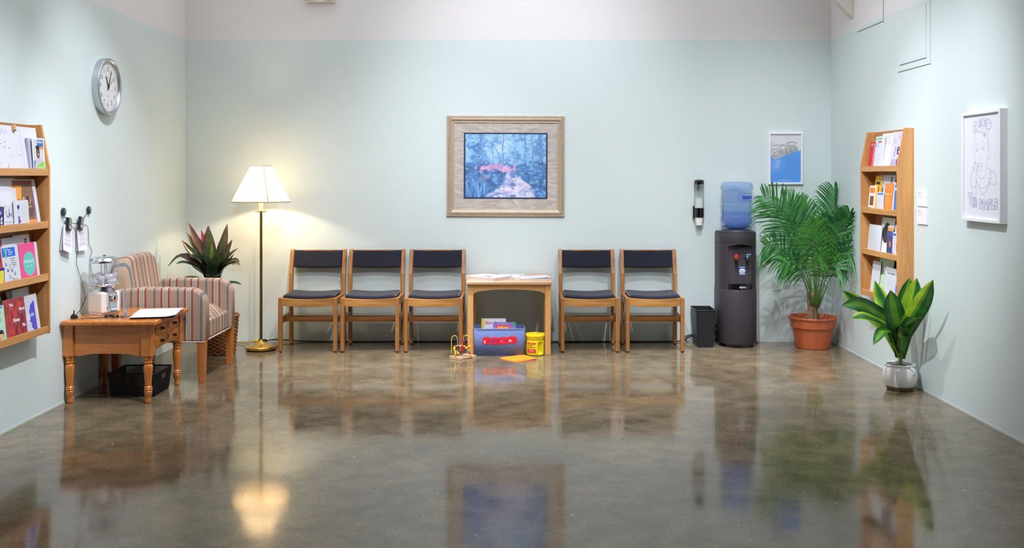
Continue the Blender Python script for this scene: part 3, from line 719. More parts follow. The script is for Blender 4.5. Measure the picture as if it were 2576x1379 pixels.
def fbm(w, h, cells, seed, octs=5, sx=1., sy=1.):
    r = np.random.RandomState(seed); out = np.zeros((h, w)); amp = 1; tot = 0
    for o in range(octs):
        cx, cy = int(cells*sx*2**o)+2, int(cells*sy*2**o)+2
        g = r.rand(cy, cx); yy = np.linspace(0, cy-1.001, h); xx = np.linspace(0, cx-1.001, w)
        yi = yy.astype(int); xi = xx.astype(int); fy = (yy-yi)[:, None]; fx = (xx-xi)[None]; fy = fy*fy*(3-2*fy); fx = fx*fx*(3-2*fx)
        a = g[yi][:, xi]; b = g[yi][:, xi+1]; c = g[yi+1][:, xi]; d = g[yi+1][:, xi+1]
        out += amp*((a*(1-fx)+b*fx)*(1-fy)+(c*(1-fx)+d*fx)*fy); tot += amp; amp *= .55
    return out/tot
def garden(w=320, h=252):
    """a plain generic garden path: woods, bushes, blossom, bench; returns linear RGB rows from the bottom"""
    X, Y = np.meshgrid(np.linspace(0, 1, w), np.linspace(0, 1, h))
    A = np.zeros((h, w, 3))
    def mixto(col, k):
        nonlocal A
        A = A*(1-k[..., None])+np.array(col, float)*k[..., None]
    def st(x, a, b): t = np.clip((x-a)/(b-a), 0, 1); return t*t*(3-2*t)
    n1 = fbm(w, h, 5, 1); n2 = fbm(w, h, 14, 2); n3 = fbm(w, h, 30, 3, 4); n4 = fbm(w, h, 9, 4); n5 = fbm(w, h, 6, 9, 5, 2.5, .6)
    A[:] = (110, 172, 222)
    mixto((176, 212, 238), st(n2, .46, .60)*st(1-np.hypot((X-.52)*1.3, Y-.72), .25, .9))
    mixto((62, 122, 188), st(n1+.35*np.abs(X-.5)-.1, .42, .66)); mixto((150, 196, 230), st(n3+.25*n1, .62, .76)*.8)
    mixto((44, 92, 160), st(n4, .5, .7)*st(X, .55, .25)*st(Y, .45, .9)*.9)
    mixto((134, 190, 228), st(n5, .52, .66)*st(Y, .5, .8)*.7)
    for x0, x1, lw, c in ((.95, .93, .025, (76, 120, 182)), (.84, .83, .010, (86, 132, 192)), (.455, .47, .004, (58, 84, 140)), (.20, .22, .012, (96, 148, 206)), (.75, .735, .005, (70, 110, 172)), (.62, .61, .008, (110, 160, 214)), (.33, .34, .006, (88, 140, 200))):
        cx = x0+(x1-x0)*Y+.006*np.sin(Y*17+x0*9); mixto(c, (np.abs(X-cx) < lw*(.7+.6*n3))*st(Y, .42, .5)*.85)
    bx = .40+.05*np.sin((Y-.5)*5); mixto((58, 80, 136), ((np.abs(X-(.44-(Y-.56)*.28)) < .004) & (Y > .56) & (Y < .80))*.9)
    # bushes both sides, then blossom
    top = .50+.10*n1+.06*np.sin(X*9); bush = st(top-Y, 0., .05)
    mixto((52, 104, 172), bush*.95); mixto((30, 70, 130), bush*st(n2, .48, .60)*.8); mixto((112, 176, 218), bush*st(n3, .56, .68)*.75)
    mixto((140, 200, 232), st(n2, .5, .6)*st(X, .58, .66)*st(1-X, .08, .2)*st(.05-np.abs(Y-.50-.05*n4), 0, .05)*.9)
    bl = np.exp(-((X-.31)/.20)**2-((Y-.47)/.075)**2)+.8*np.exp(-((X-.52)/.08)**2-((Y-.44)/.06)**2)+.9*np.exp(-((X-.06)/.06)**2-((Y-.25)/.03)**2)+.5*np.exp(-((X-.62)/.05)**2-((Y-.47)/.05)**2)
    mixto((176, 136, 196), st(n3*.8+bl*.45, .60, .72)*st(bl, .1, .4)); mixto((214, 170, 208), st(n2*.7+bl*.4, .66, .78)*st(bl, .2, .5)*.8)
    # path
    t = np.clip(Y/.42, 0, 1); pc = .53+.09*t+.05*np.sin(t*4.5); pw = .30*(1-t)**1.2+.035
    p = st(pw-np.abs(X-pc)+.05*(n2-.5), -.02, .03)*st(.43-Y, 0, .03)
    mixto((150, 160, 206), p); mixto((204, 200, 226), p*st(n2+.12*(1-np.abs(X-pc)/np.maximum(pw, .01)), .50, .60)); mixto((62, 100, 168), p*st(n4, .52, .64)*.75); mixto((226, 222, 236), p*st(n3+.2*(t < .35), .62, .74)*.7)
    # bench and tall grass
    for k in range(5): mixto((142, 148, 176), ((np.abs((Y-.245)-(X-.15)*.42-k*.013) < .0035) & (X > .15+.006*k) & (X < .315))*.85)
    for xx, zz in ((.20, .17), (.315, .24)): mixto((56, 70, 120), ((np.abs(X-xx) < .005) & (Y > zz) & (Y < zz+.10))*.8)
    gr = st(.24-Y+.05*n5, 0, .04)*st(.27-X+.05*n2, 0, .05); mixto((58, 118, 184), gr); mixto((96, 158, 214), gr*st(fbm(w, h, 4, 11, 4, 14, 1), .52, .62)); mixto((34, 78, 144), gr*st(fbm(w, h, 4, 12, 4, 14, 1), .54, .62))
    # brush dabs
    r = np.random.RandomState(5)
    for _ in range(5200):
        x, y = r.randint(2, w-4), r.randint(2, h-4); a, b = r.randint(1, 4), r.randint(1, 3)
        c = A[y, x]*(1+r.uniform(-.16, .2)); y0, y1, x0_, x1_ = max(0, y-b), y+b, max(0, x-a), x+a
        A[y0:y1, x0_:x1_] = A[y0:y1, x0_:x1_]*.45+c*.55
    A = np.clip(A*.90+42, 0, 255)/255  # colours lifted and flattened: reflection haze of the glass put into the print
    return np.where(A <= .04045, A/12.92, ((A+.055)/1.055)**2.4)
def print_mesh(name, rgb, x0, x1, z0, z1, y, parent, mname, rough=.5):
    h, w, _ = rgb.shape
    mb = MB(); m, nt, b = newmat(mname); at = nt.nodes.new('ShaderNodeAttribute'); at.attribute_name = 'ink'; nt.links.new(at.outputs['Color'], b.inputs['Base Color']); b.inputs['Roughness'].default_value = rough
    mb.grid(lambda u, v: (x0+(x1-x0)*u, y, z0+(z1-z0)*v), w-1, h-1, m, False); o = mb.build(name, parent)
    ca = o.data.color_attributes.new('ink', 'FLOAT_COLOR', 'POINT')
    ca.data.foreach_set('color', np.concatenate([rgb, np.ones((h, w, 1))], 2).astype(np.float32).ravel())
    return o
print_mesh('art_print', garden(), ax0+.013, ax1-.013, az0+.013, az1-.012, -.0092, t, 'garden_print')
MB().box(-ix, ix, -.0135, -.0115, iz0, iz1, clear('picture_glass', gloss=.06, rough=.02)).build('glass_pane', t)
# ------------------------------------------------------------------ small white framed poster
whf = mat('white_frame', (240, 240, 244), .4); blue = mat('poster_blue', (92, 162, 240), .55, noise=.05, nscale=9)
t = thing('framed_poster', 'white framed poster with a blue lower half, above the palm plant', 'poster', (2.298, YB, 1.348), 0)
W, H = .294, .446; f = .017
mb = MB(); mitre(mb, -W/2, W/2, 0, H, [(0, 0), (0, .022), (.002, .024), (f-.002, .024), (f, .022), (f, .008)], whf); mb.build('frame', t)
mb = MB(); mb.box(-W/2+f-.002, W/2-f+.002, -.010, -.002, f-.002, H-f+.002, paper(226, 228, 234))
A = Art(mb, (-W/2+f, -.010, f), (1, 0, 0), (0, 0, 1)); w, h = W-2*f, H-2*f
wave = [(w*k/40, h*(.565+.10*(k/40)+.012*math.sin(k*1.3)+(.05*math.exp(-(k/7)**2)))) for k in range(41)]
A.poly([(0, 0), (w, 0)]+wave[::-1], blue)
A.poly([(0, .235*h), (.29*w, .235*h), (.33*w, .45*h), (.26*w, .52*h), (0, .52*h)], mat('poster_blue_mid', (116, 170, 242), .55)); A.poly([(.14*w, .30*h), (.28*w, .30*h), (.33*w, .46*h), (.2*w, .46*h)], mat('poster_blue_pale', (140, 184, 244), .55))
rr = random.Random(3)
for _ in range(46):
    k = rr.uniform(.02, .98); A.ell(k*w, h*(.55+.10*k)+rr.uniform(-.05, .012)*h, rr.uniform(.001, .004), rr.uniform(.001, .003), paper(168, 200, 244), 8)
gy = paper(168, 172, 178); gyl = paper(214, 216, 220); gyd = paper(120, 124, 130)
A.text('Give me', .02*w, .745*h, .05, paper(178, 184, 194), fit=.115, shear=.35)
for k in range(3):   # three wheels on top of the leaning block letters
    cx, cy = (.18+.26*k)*w, (.655+.075*k)*h
    A.ell(cx, cy, .042, .017, gyd); A.ell(cx, cy-.001, .038, .0135, gyl); A.rect(cx-.011, cy-.008, .018, .012, wht)
a = math.radians(19); ca_, sa_ = math.cos(a), math.sin(a)
def rot(px, py, ox=.055*w, oy=.475*h): return (ox+px*ca_-py*sa_, oy+px*sa_+py*ca_)
A.poly([rot(-.012, .058), rot(.238, .062), rot(.246, .004), rot(.03, -.006)], gyl)
A.poly([rot(.01, .0), rot(.24, .002), rot(.245, .03), rot(.012, .03)], paper(190, 190, 186))
A.text('CRED', *rot(.016, .002), .075, gy, fit=.22, bold=.05, rot=a); A.text('CRED', *rot(.018, .004), .068, gyl, fit=.212, bold=.02, rot=a); A.text('CRED', *rot(.020, .006), .062, gyd, fit=.205, bold=-.012, rot=a)
for k in range(60):
    q = rot(rr.uniform(.01, .235), rr.uniform(.004, .055)); A.ell(*q, .0016, .0016, gyd if k % 2 else wht, 6)
A.text('www.GiveMeCred.com', w/2, .034*h, .013, wht, fit=.118, center=True, bold=.01); mb.build('poster_sheet', t)
MB().box(-W/2+f, W/2-f, -.0195, -.0185, f, H-f, clear('poster_glazing', gloss=.04, rough=.02)).build('glazing', t)
# ------------------------------------------------------------------ framed line drawing on the right wall
t = thing('framed_drawing', 'white framed pencil drawing of a face with block lettering on the right wall', 'picture', (XR, 5.695, 1.160), math.radians(-90))
W, H, D = .475, .636, .042; f = .019
# local: x runs along the wall towards the camera, -y comes out of the wall
mb = MB(); mitre(mb, -W/2, W/2, 0, H, [(0, 0), (0, D-.002), (.002, D), (f-.002, D), (f, D-.002), (f, .008)], whf); mb.build('frame', t)
mb = MB(); mb.box(-W/2+f-.002, W/2-f+.002, -.028, -.003, f-.002, H-f+.002, paper(230, 232, 240))
zx0, zx1, zy0, zy1 = 118, 492, 150, 1190        # the drawing is measured in these zoomed units
w, h = W-2*f, H-2*f
A = Art(mb, (-W/2+f, -.028, f), (1, 0, 0), (0, 0, 1))
def Q(zx, zy):
    u = (zx-zx0)/(zx1-zx0); topy = 172-48*u; boty = 1172+18*u
    return (w*(.02+.92*u), h*(1-(zy-topy)/(boty-topy)))
pen = mat('pencil_line', (166, 170, 200), .8); penl = mat('pencil_faint', (196, 199, 218), .8)
def S2(pts, lw=.0022, m=pen, closed=False):
    p = [(*Q(*q), 0) for q in pts]
    p = spl(p, 6) if len(p) > 2 else [Vector(x) for x in p]
    A.line([(x.x, x.y) for x in p], lw, m, closed)
S2([(290, 320), (262, 320), (240, 330), (228, 400), (222, 480), (228, 560), (238, 640), (252, 720), (282, 775), (315, 785), (345, 750), (362, 690), (372, 600), (378, 500)])
S2([(245, 320), (262, 290), (290, 270), (330, 262), (360, 285), (378, 330), (384, 400), (392, 460)]); S2([(262, 330), (272, 315), (285, 330), (300, 312), (312, 335), (330, 320), (345, 350), (362, 370)])
S2([(370, 480), (385, 468), (402, 500), (400, 560), (385, 590), (372, 580)]); S2([(362, 372), (384, 400), (368, 430), (388, 460), (366, 520)])
S2([(244, 500), (255, 488), (270, 500), (256, 516), (244, 500)], .0026); S2([(308, 484), (325, 468), (344, 484), (326, 502), (308, 484)], .0026)
S2([(240, 452), (250, 432), (262, 440), (258, 456), (240, 452)], .0016, penl); S2([(303, 432), (322, 418), (350, 448)], .0016, penl)
S2([(288, 530), (302, 560), (296, 590), (278, 596), (262, 580)], .0018, penl); S2([(262, 652), (278, 630), (306, 640), (310, 668), (292, 706), (270, 700), (262, 652)]); S2([(264, 668), (285, 664), (308, 656)], .0018)
A.ell(*Q(342, 350), .016, .014, penl); S2([(310, 300), (330, 280), (358, 305), (350, 370), (322, 350), (310, 300)], .003, penl)
S2([(248, 720), (246, 800), (268, 850), (310, 880), (350, 870), (385, 830), (392, 780)]); S2([(250, 800), (282, 880), (318, 940), (360, 900), (400, 830), (412, 760), (400, 700), (372, 672)], .0026); S2([(384, 735), (410, 740)]); S2([(384, 772), (412, 780)]); S2([(382, 812), (408, 826)])
S2([(405, 700), (440, 712), (462, 750), (464, 828), (412, 832)]); S2([(215, 690), (185, 760), (178, 830), (205, 875), (240, 860), (246, 800)], .0026); S2([(195, 870), (212, 940), (218, 985)]); S2([(246, 860), (240, 960), (225, 980)])
S2([(205, 692), (222, 668), (218, 640), (240, 628), (258, 650), (256, 700), (238, 712), (222, 690)], .0024)
def block(ch, x0, y0, x1, y1, lw=.0030):
    """hollow hand-drawn block capital inside a box"""
    G = {'F': [(0, 0), (.95, 0), (.95, .28), (.4, .3), (.4, .42), (.8, .42), (.8, .66), (.4, .66), (.38, 1), (0, 1)], 'E': [(0, 0), (.95, 0), (.95, .26), (.42, .27), (.42, .38), (.85, .38), (.85, .62), (.42, .62), (.42, .73), (.95, .74), (.95, 1), (0, 1)],
         'D': [(0, 0), (.55, 0), (.95, .25), (.98, .6), (.6, 1), (0, 1)], 'T': [(0, 0), (1, 0), (1, .3), (.68, .3), (.66, 1), (.34, 1), (.32, .3), (0, .3)], 'H': [(0, 0), (.32, 0), (.34, .35), (.66, .35), (.66, 0), (1, 0), (1, 1), (.68, 1), (.66, .65), (.34, .65), (.32, 1), (0, 1)],
         'P': [(0, 0), (.7, 0), (.98, .2), (.9, .5), (.45, .58), (.42, 1), (0, 1)], 'O': [(.5, 0), (.9, .18), (1, .55), (.8, .95), (.4, 1), (.05, .75), (.05, .3)], 'L': [(0, 0), (.4, 0), (.42, .68), (1, .66), (1, 1), (0, 1)]}
    A.line([Q(x0+(x1-x0)*a, y0+(y1-y0)*b) for a, b in G[ch]], lw, pen, True)
    if ch in 'DPO': A.line([Q(x0+(x1-x0)*a, y0+(y1-y0)*b) for a, b in [(.42, .25), (.6, .28), (.6, .42), (.42, .42)]], lw*.8, pen, True)
for ch, b in zip('FEED', [(218, 222, 250, 332), (272, 205, 308, 268), (318, 190, 362, 260), (372, 196, 418, 290)]): block(ch, *b)
for ch, b in zip('THEPEOPLE', [(156, 930, 196, 1046), (198, 975, 226, 1066), (230, 985, 256, 1068), (284, 985, 312, 1084), (316, 995, 344, 1094), (350, 1005, 378, 1094), (382, 985, 410, 1090), (414, 985, 448, 1082), (452, 978, 484, 1084)]): block(ch, *b)
mb.build('drawing_sheet', t)
# ------------------------------------------------------------------ two wall cards
for nm, z0, lab in (('a', 1.222, 'upper white wall card beside the right-hand magazine rack'), ('b', 1.103, 'lower white wall card beside the right-hand magazine rack')):
    mb = MB(); mb.box(XR-.008, XR, 6.515, 6.672, z0, z0+.105, paper(236, 236, 240))
    A = Art(mb, (XR-.008, 6.672, z0), (0, -1, 0), (0, 0, 1)); A.lines(.014, .084, .065, 1, .01, GREY, .004); A.lines(.014, .066, .08, 1, .01, GREY, .0026); A.lines(.014, .054, .09, 1, .008, PW2, .002)
    tag(mb.build('wall_card'), lab, 'sign', 'wall cards by the right-hand rack')
# ------------------------------------------------------------------ wall clock
alu = mat('brushed_aluminium', (196, 200, 206), .3, metal=1.); hand = mat('clock_black', (26, 24, 34), .4)
t = thing('wall_clock', 'round aluminium wall clock on the left wall reading four past eleven', 'clock', (XL, 6.83, 2.034))
M = Matrix.Rotation(PI/2, 4, 'Z') @ Matrix.Rotation(PI/2, 4, 'X')      # local x right, y up, z out of the wall
R = .196
MB().lathe([(0, 0), (R, 0), (R, .044), (R-.004, .048), (R-.016, .050), (R-.024, .044), (R-.028, .038), (R-.030, .026)], alu, 96, M=M).build('case', t)
mb = MB(); mb.disc(R-.0295, .030, mat('clock_face_white', (232, 232, 230), .5), 64, M=M)
R3 = M.to_3x3(); A = Art(mb, M @ V(0, 0, .030), R3 @ V(1, 0, 0), R3 @ V(0, 1, 0), .0002)
for k in range(1, 13):
    a = PI/2-k*PI/6; A.text(str(k), .122*math.cos(a), .122*math.sin(a)-.016, .046, hand, center=True)
for k in range(60):
    a = PI/2-k*PI/30; r0 = .152 if k % 5 else .148; A.line([(r0*math.cos(a), r0*math.sin(a)), (.157*math.cos(a), .157*math.sin(a))], .0016 if k % 5 else .003, hand)
A.rect(-.018, .058, .036, .010, paper(204, 204, 206)); A.text('QUARTZ', 0, -.068, .010, GREY, center=True); mb.build('dial', t)
def clock_hand(ang, L, back, w, z, name):
    mb = MB(); a = PI/2-math.radians(ang); d = V(math.cos(a), math.sin(a)); n = V(-d.y, d.x)
    p = [d*-back+n*w*.5, d*-back-n*w*.5, d*0-n*w*.6, d*L-n*w*.3, d*L+n*w*.3, d*0+n*w*.6]
    mb.prism([(q.x, q.y) for q in p], 'Z', z, z+.0015, hand, M=M); mb.build(name, t)
clock_hand(332, .082, .02, .010, .0325, 'hour_hand'); clock_hand(24, .118, .024, .0085, .0348, 'minute_hand'); clock_hand(50, .10, .035, .0025, .037, 'second_hand')
MB().lathe([(0, .030), (.008, .031), (.008, .039), (0, .040)], hand, 16, M=M).build('hub', t)
MB().disc(R-.024, .043, clear('clock_glass', gloss=.03, rough=.02), 64, M=M).build('glass_cover', t)
# ------------------------------------------------------------------ twin-headed emergency light high on the back wall
t = thing('emergency_light', 'white twin-headed emergency light at the top edge of the back wall', 'light', (-1.672, YB, 2.905))
ew = mat('emergency_housing', (232, 228, 220), .5); eg = mat('lamp_head_grey', (170, 172, 168), .4)
MB().prism([(-.125, 0), (.125, 0), (.10, .012), (.10, .13), (-.10, .13), (-.10, .012)], 'Y', -.05, 0, ew).build('housing', t, .006)
for s in (-1, 1):
    MB().lathe([(0, 0), (.038, 0), (.042, .03), (.046, .05), (.03, .056), (0, .058)], eg, 28, M=Matrix.Translation((s*.085, -.045, .062)) @ Matrix.Rotation(PI/2, 4, 'X')).build('lamp_head', t)
MB().box(-.006, .006, -.054, -.046, .012, .022, mat('indicator_red', (255, 90, 60), .4, emit=(255, 110, 70), estr=4)).build('indicator', t)
# ------------------------------------------------------------------ honey-coloured end table
HON = ((212, 132, 56), (176, 98, 36)); honX = wood('honey_crosswise', *HON, 'X', .25, coat=.4); honY = wood('honey_lengthwise', *HON, 'Y', .25, coat=.4); honZ = wood('honey_upright', *HON, 'Z', .25, coat=.4)
iron = mat('dark_iron', (44, 34, 26), .45, metal=.6)
t = thing('end_table', 'honey brown wooden end table with turned legs against the left wall', 'table', (-2.5555, 6.505, 0))
hw, hd = .245, .265
MB().box(-.272, .318, -.345, .292, .493, .525, honY).build('tabletop', t, .012, 4)
lp = [(0, 0), (.013, 0), (.018, .006), (.019, .02), (.0155, .032), (.020, .045), (.0245, .06), (.0255, .074), (.022, .079), (.0265, .084), (.0265, .089), (.023, .093), (.0255, .099), (.0195, .108), (.0205, .12), (.0245, .17), (.0285, .212), (.0290, .226), (.0270, .238), (.0205, .246), (.0275, .254), (.0275, .259), (.0215, .265), (.0275, .272), (.0265, .281), (.030, .288), (.030, .296), (0, .296)]
for sx in (-1, 1):
    for sy in (-1, 1):
        mb = MB(); mb.lathe(lp, honZ, 28, (sx*hw, sy*hd, 0)); mb.box(sx*hw-.033, sx*hw+.033, sy*hd-.033, sy*hd+.033, .296, .493, honZ)
        mb.build('leg', t, .003)
def scal(L, n=40, base=.300):
    out = []
    for k in range(n+1):
        u = -1+2*k/n; a = abs(u); z = base+(.010*(1-(a/.72)**4) if a < .72 else (-.004+.004*math.cos((a-.72)/.28*2*PI)*1))
        out.append((L*u, z))
    return out
for s in (-1, 1):
    y0, y1 = sorted((s*(hd+.016), s*(hd-.01))); MB().prism(scal(hw-.033)+[(hw-.033, .493), (-hw+.033, .493)], 'Y', y0, y1, honX).build('apron', t, .002)
    x0, x1 = sorted((s*(hw+.018), s*(hw-.01))); MB().prism(scal(hd-.033, base=.318)+[(hd-.033, .493), (-hd+.033, .493)], 'X', x0, x1, honY).build('apron', t, .002)
xf = hw+.018
for i in (0, 1):
    for j in (0, 1):
        y0 = -.226+i*.230; z0 = .332+j*.079
        d = MB().box(xf, xf+.006, y0, y0+.222, z0, z0+.072, honY)
        d.box(xf+.006, xf+.012, y0+.018, y0+.204, z0+.014, z0+.058, honY); dr = d.build('drawer', t, .004)
        mb = MB(); mb.ball((xf+.026, y0+.111, z0+.036), .009, iron, 12, 8); mb.tube([(xf+.010, y0+.111, z0+.036), (xf+.026, y0+.111, z0+.036)], .004, iron, 8)
        mb.lathe([(0, 0), (.013, 0), (.011, .003), (0, .004)], iron, 16, M=Matrix.Translation((xf+.012, y0+.111, z0+.036)) @ Matrix.Rotation(PI/2, 4, 'Y')); mb.build('knob', dr)
# ------------------------------------------------------------------ black mesh basket under it
wire = mat('black_wire_mesh', (14, 14, 16), .5)
t = thing('mesh_basket', 'black mesh storage basket on the floor under the end table', 'basket', (-2.475, 6.545, 0))
bx, by, bh, tp = .155, .148, .15, .016
def bw_(side, u, z):
    k = 1-z/bh; X = bx-tp*k; Y = by-tp*k
    return {0: (-X+2*X*u, -Y, z), 1: (X, -Y+2*Y*u, z), 2: (X-2*X*u, Y, z), 3: (-X, Y-2*Y*u, z)}[side]
mb = MB()
for sd in range(4):
    grip = sd in (1, 3)
    for k in range(37):
        u = k/36
        if grip and .36 < u < .64:
            mb.tube([bw_(sd, u, .003), bw_(sd, u, .093)], .0016, wire, 4, False); mb.tube([bw_(sd, u, .127), bw_(sd, u, bh)], .0016, wire, 4, False)
        else: mb.tube([bw_(sd, u, .003), bw_(sd, u, bh)], .0016, wire, 4, False)
    for k in range(18):
        z = .004+.146*k/17
        if grip and .094 < z < .126:
            mb.tube([bw_(sd, 0, z), bw_(sd, .36, z)], .0016, wire, 4, False); mb.tube([bw_(sd, .64, z), bw_(sd, 1, z)], .0016, wire, 4, False)
        else: mb.tube([bw_(sd, 0, z), bw_(sd, 1, z)], .0016, wire, 4, False)
mb.build('mesh_wall', t)
mb = MB()
for sd in (1, 3): mb.tube([bw_(sd, .36, .094), bw_(sd, .64, .094), bw_(sd, .64, .127), bw_(sd, .36, .127)], .003, wire, 6, closed=True)
mb.build('grip_surround', t)
MB().tube([bw_(0, 0, bh), bw_(1, 0, bh), bw_(2, 0, bh), bw_(3, 0, bh)], .005, wire, 8, closed=True).build('rim', t)
MB().box(-bx+tp, bx-tp, -by+tp, by-tp, 0, .004, wire).build('base', t)
# ------------------------------------------------------------------ capsule dispenser on the end table
chrome = mat('chrome', (216, 218, 224), .12, metal=1.); cream = mat('white_enamel', (232, 222, 214), .4, coat=.2)
GX, GY, GZ = -2.678, 6.46, .525
t = thing('capsule_dispenser', 'chrome and white capsule dispenser with a clear globe on the end table', 'dispenser', (GX, GY, GZ), math.radians(62))
MB().box(-.068, .068, -.062, .062, 0, .018, chrome).build('base', t, .003)
MB().box(-.073, .073, -.066, .066, .014, .152, cream).build('body', t, .012, 3)
MB().lathe([(0, .13), (.072, .146), (.074, .166), (.058, .172), (.062, .178), (.090, .192), (.094, .198), (.092, .201), (0, .2)], chrome, 48).build('collar', t)
MB().lathe([(.088, .2), (.092, .206), (.092, .330), (.087, .340)], clear('globe_plastic', tint=(250, 251, 252), gloss=.05, rough=.03, haze=.02), 56).build('globe', t)
MB().lathe([(.091, .336), (.095, .340), (.094, .348), (.082, .356), (.079, .362), (.066, .372), (.040, .378), (.012, .380), (.012, .386), (0, .388)], chrome, 48).build('lid', t)
mb = MB()
for a in (0, 2.1, 4.2): mb.tube([(.018*math.cos(a), .018*math.sin(a), .2), (.018*math.cos(a), .018*math.sin(a), .345)], .0028, chrome, 8)
mb.build('center_rod', t)
mb = MB(); mb.box(-.034, .034, -.084, -.062, .052, .150, chrome); coin = mb.build('coin_mechanism', t, .005)
MB().lathe([(0, 0), (.026, 0), (.026, .01), (.018, .014), (.014, .024), (0, .025)], chrome, 28, M=Matrix.Translation((0, -.084, .112)) @ Matrix.Rotation(PI/2, 4, 'X')).build('turn_knob', coin)
MB().box(-.006, .006, -.122, -.106, .092, .132, chrome).build('handle_bar', coin, .003)
mb = MB(); mb.box(-.028, .028, -.092, -.062, .02, .052, chrome); mb.build('chute', t, .004)
MB().box(-.03, .03, -.100, -.088, .016, .056, chrome, M=Matrix.Rotation(-.25, 4, 'X')).build('chute_flap', t, .004)
cap = clear('capsule_plastic', tint=(248, 248, 252), gloss=.1, rough=.1, haze=.6, hazecol=(252, 250, 252)); capw = mat('capsule_white', (236, 232, 240), .3)
rr = random.Random(4); placed = []
tries = 0
while len(placed) < 30 and tries < 9000:
    tries += 1
    a, q = rr.uniform(0, 2*PI), math.sqrt(rr.random())*.070; x, y = q*math.cos(a), q*math.sin(a)
    if q < .036: continue
    z = .2+.0175
    for _ in range(80):
        if all((x-p[0])**2+(y-p[1])**2+(z-p[2])**2 > .0345**2 for p in placed): break
        z += .003
    if z > .255: continue
    placed.append((x, y, z))
c_ = math.cos(math.radians(62)); s_ = math.sin(math.radians(62)); first = None
for i, (x, y, z) in enumerate(placed):
    L = (GX+x*c_-y*s_, GY+x*s_+y*c_, GZ+z)
    if first is None:
        first = tag(MB().ball((0, 0, 0), .0168, cap, 18, 12).build('capsule'), 'small clear plastic capsule heaped in the globe of the dispenser', 'capsule', 'capsules in the dispenser globe'); first.location = L
    else:
        o = first.copy(); COL.objects.link(o); o.location = L
# acrylic sign holder
acr = clear('acrylic', tint=(240, 244, 246), gloss=.1, rough=.02, haze=.08)
t = thing('sign_holder', 'slim clear acrylic sign holder standing on the end table', 'sign', (-2.492, 6.335, .525), math.radians(100))
MB().box(-.05, .05, -.035, .03, 0, .003, acr).build('base', t)
M = Matrix.Translation((0, 0, .003)) @ Matrix.Rotation(math.radians(-2.5), 4, 'X')
mb = MB(); mb.box(-.045, .045, -.0035, -.0015, 0, .175, acr, M=M); mb.box(-.045, .045, .0015, .0035, 0, .175, acr, M=M); mb.build('pane', t)
mb = MB(); mb.box(-.042, .042, -.001, .001, .004, .172, paper(240, 240, 246), M=M); R3 = M.to_3x3()
A = Art(mb, M @ V(-.042, -.001, .004), R3 @ V(1, 0, 0), R3 @ V(0, 0, 1)); A.lines(.012, .14, .06, 9, .010, GREY, .003, 3); mb.build('insert', t)
# clipboard with sheets
t = thing('paper_pad', 'pad of white sheets on dark board overhanging the right of the end table', 'paper', (-2.335, 6.455, .526), math.radians(12))
MB().box(-.130, .128, -.19, .205, 0, .004, mat('clipboard_black', (30, 28, 40), .5)).build('board', t, .002)
mb = MB()
for k in range(4):
    d = .004*k
    mb.grid(lambda u, v: (-.14+d+.275*u, -.20-d*.8+.41*v, .0045+.0022*k+.012*(max(0, u-.72)/.28)**2*(1-v)+.004*math.sin(v*3)*(k > 1)), 10, 6, paper(214-2*k, 214-2*k, 222-k))
mb.build('sheets', t)
# ------------------------------------------------------------------ media players on hooks with printed cards
blkp = mat('black_gloss_plastic', (22, 20, 34), .25, coat=.4); slate = mat('player_screen', (120, 124, 110), .3)
def wl(px, py, out=0.):
    """point on the left wall, standing a little off it"""
    X = XL+out; Y = 2504*X/(px-1300); return V(X, Y, 1.43+(440-py)*Y/2504)
Rx = Matrix.Rotation(PI/2, 4, 'Y')
for px, py, lab in ((157, 533, 'left black round hook stuck to the left wall above the media players'), (221, 529, 'right black round hook stuck to the left wall above the media players')):
    o = MB().lathe([(0, 0), (.024, 0), (.0265, .004), (.0255, .013), (.02, .016), (0, .0165)], blkp, 32, M=Rx).build('wall_hook'); o.location = wl(px, py, .0); tag(o, lab, 'hook', 'hooks for the media players')
a, b, c1, c2 = wl(157, 536, .018), wl(221, 532, .018), wl(173, 557, .018), wl(204, 556, .018)
tag(MB().tube(spl([a, a.lerp(c1, .5)+V(0, 0, -.004), c1, c1.lerp(c2, .5)+V(0, 0, -.016), c2, c2.lerp(b, .5)+V(0, 0, -.004), b], 8), .0022, blk, 6).build('hanging_cord'), 'black cord slung between the two round wall hooks on the left wall', 'cord')
for i, (px, py, tilt, lab) in enumerate(((173, 563, -.14, 'left black media player hanging on the slung cord'), (203, 561, -.30, 'right black media player hanging on the slung cord'))):
    t = thing('media_player', lab, 'media player', wl(px, py, .022), 0, 'media players on the left wall')
    t.rotation_euler = (tilt, 0, 0)
    MB().box(-.010, .010, -.028, .028, -.046, .040, blkp).build('body', t, .008, 3)
    MB().box(.0095, .0115, -.014, .014, -.006, .032, slate).build('screen', t, .001)
    MB().lathe([(0, 0), (.012, 0), (.012, .0025), (0, .003)], alu, 20, M=Matrix.Translation((.0095, 0, -.024)) @ Rx).build('dial', t)
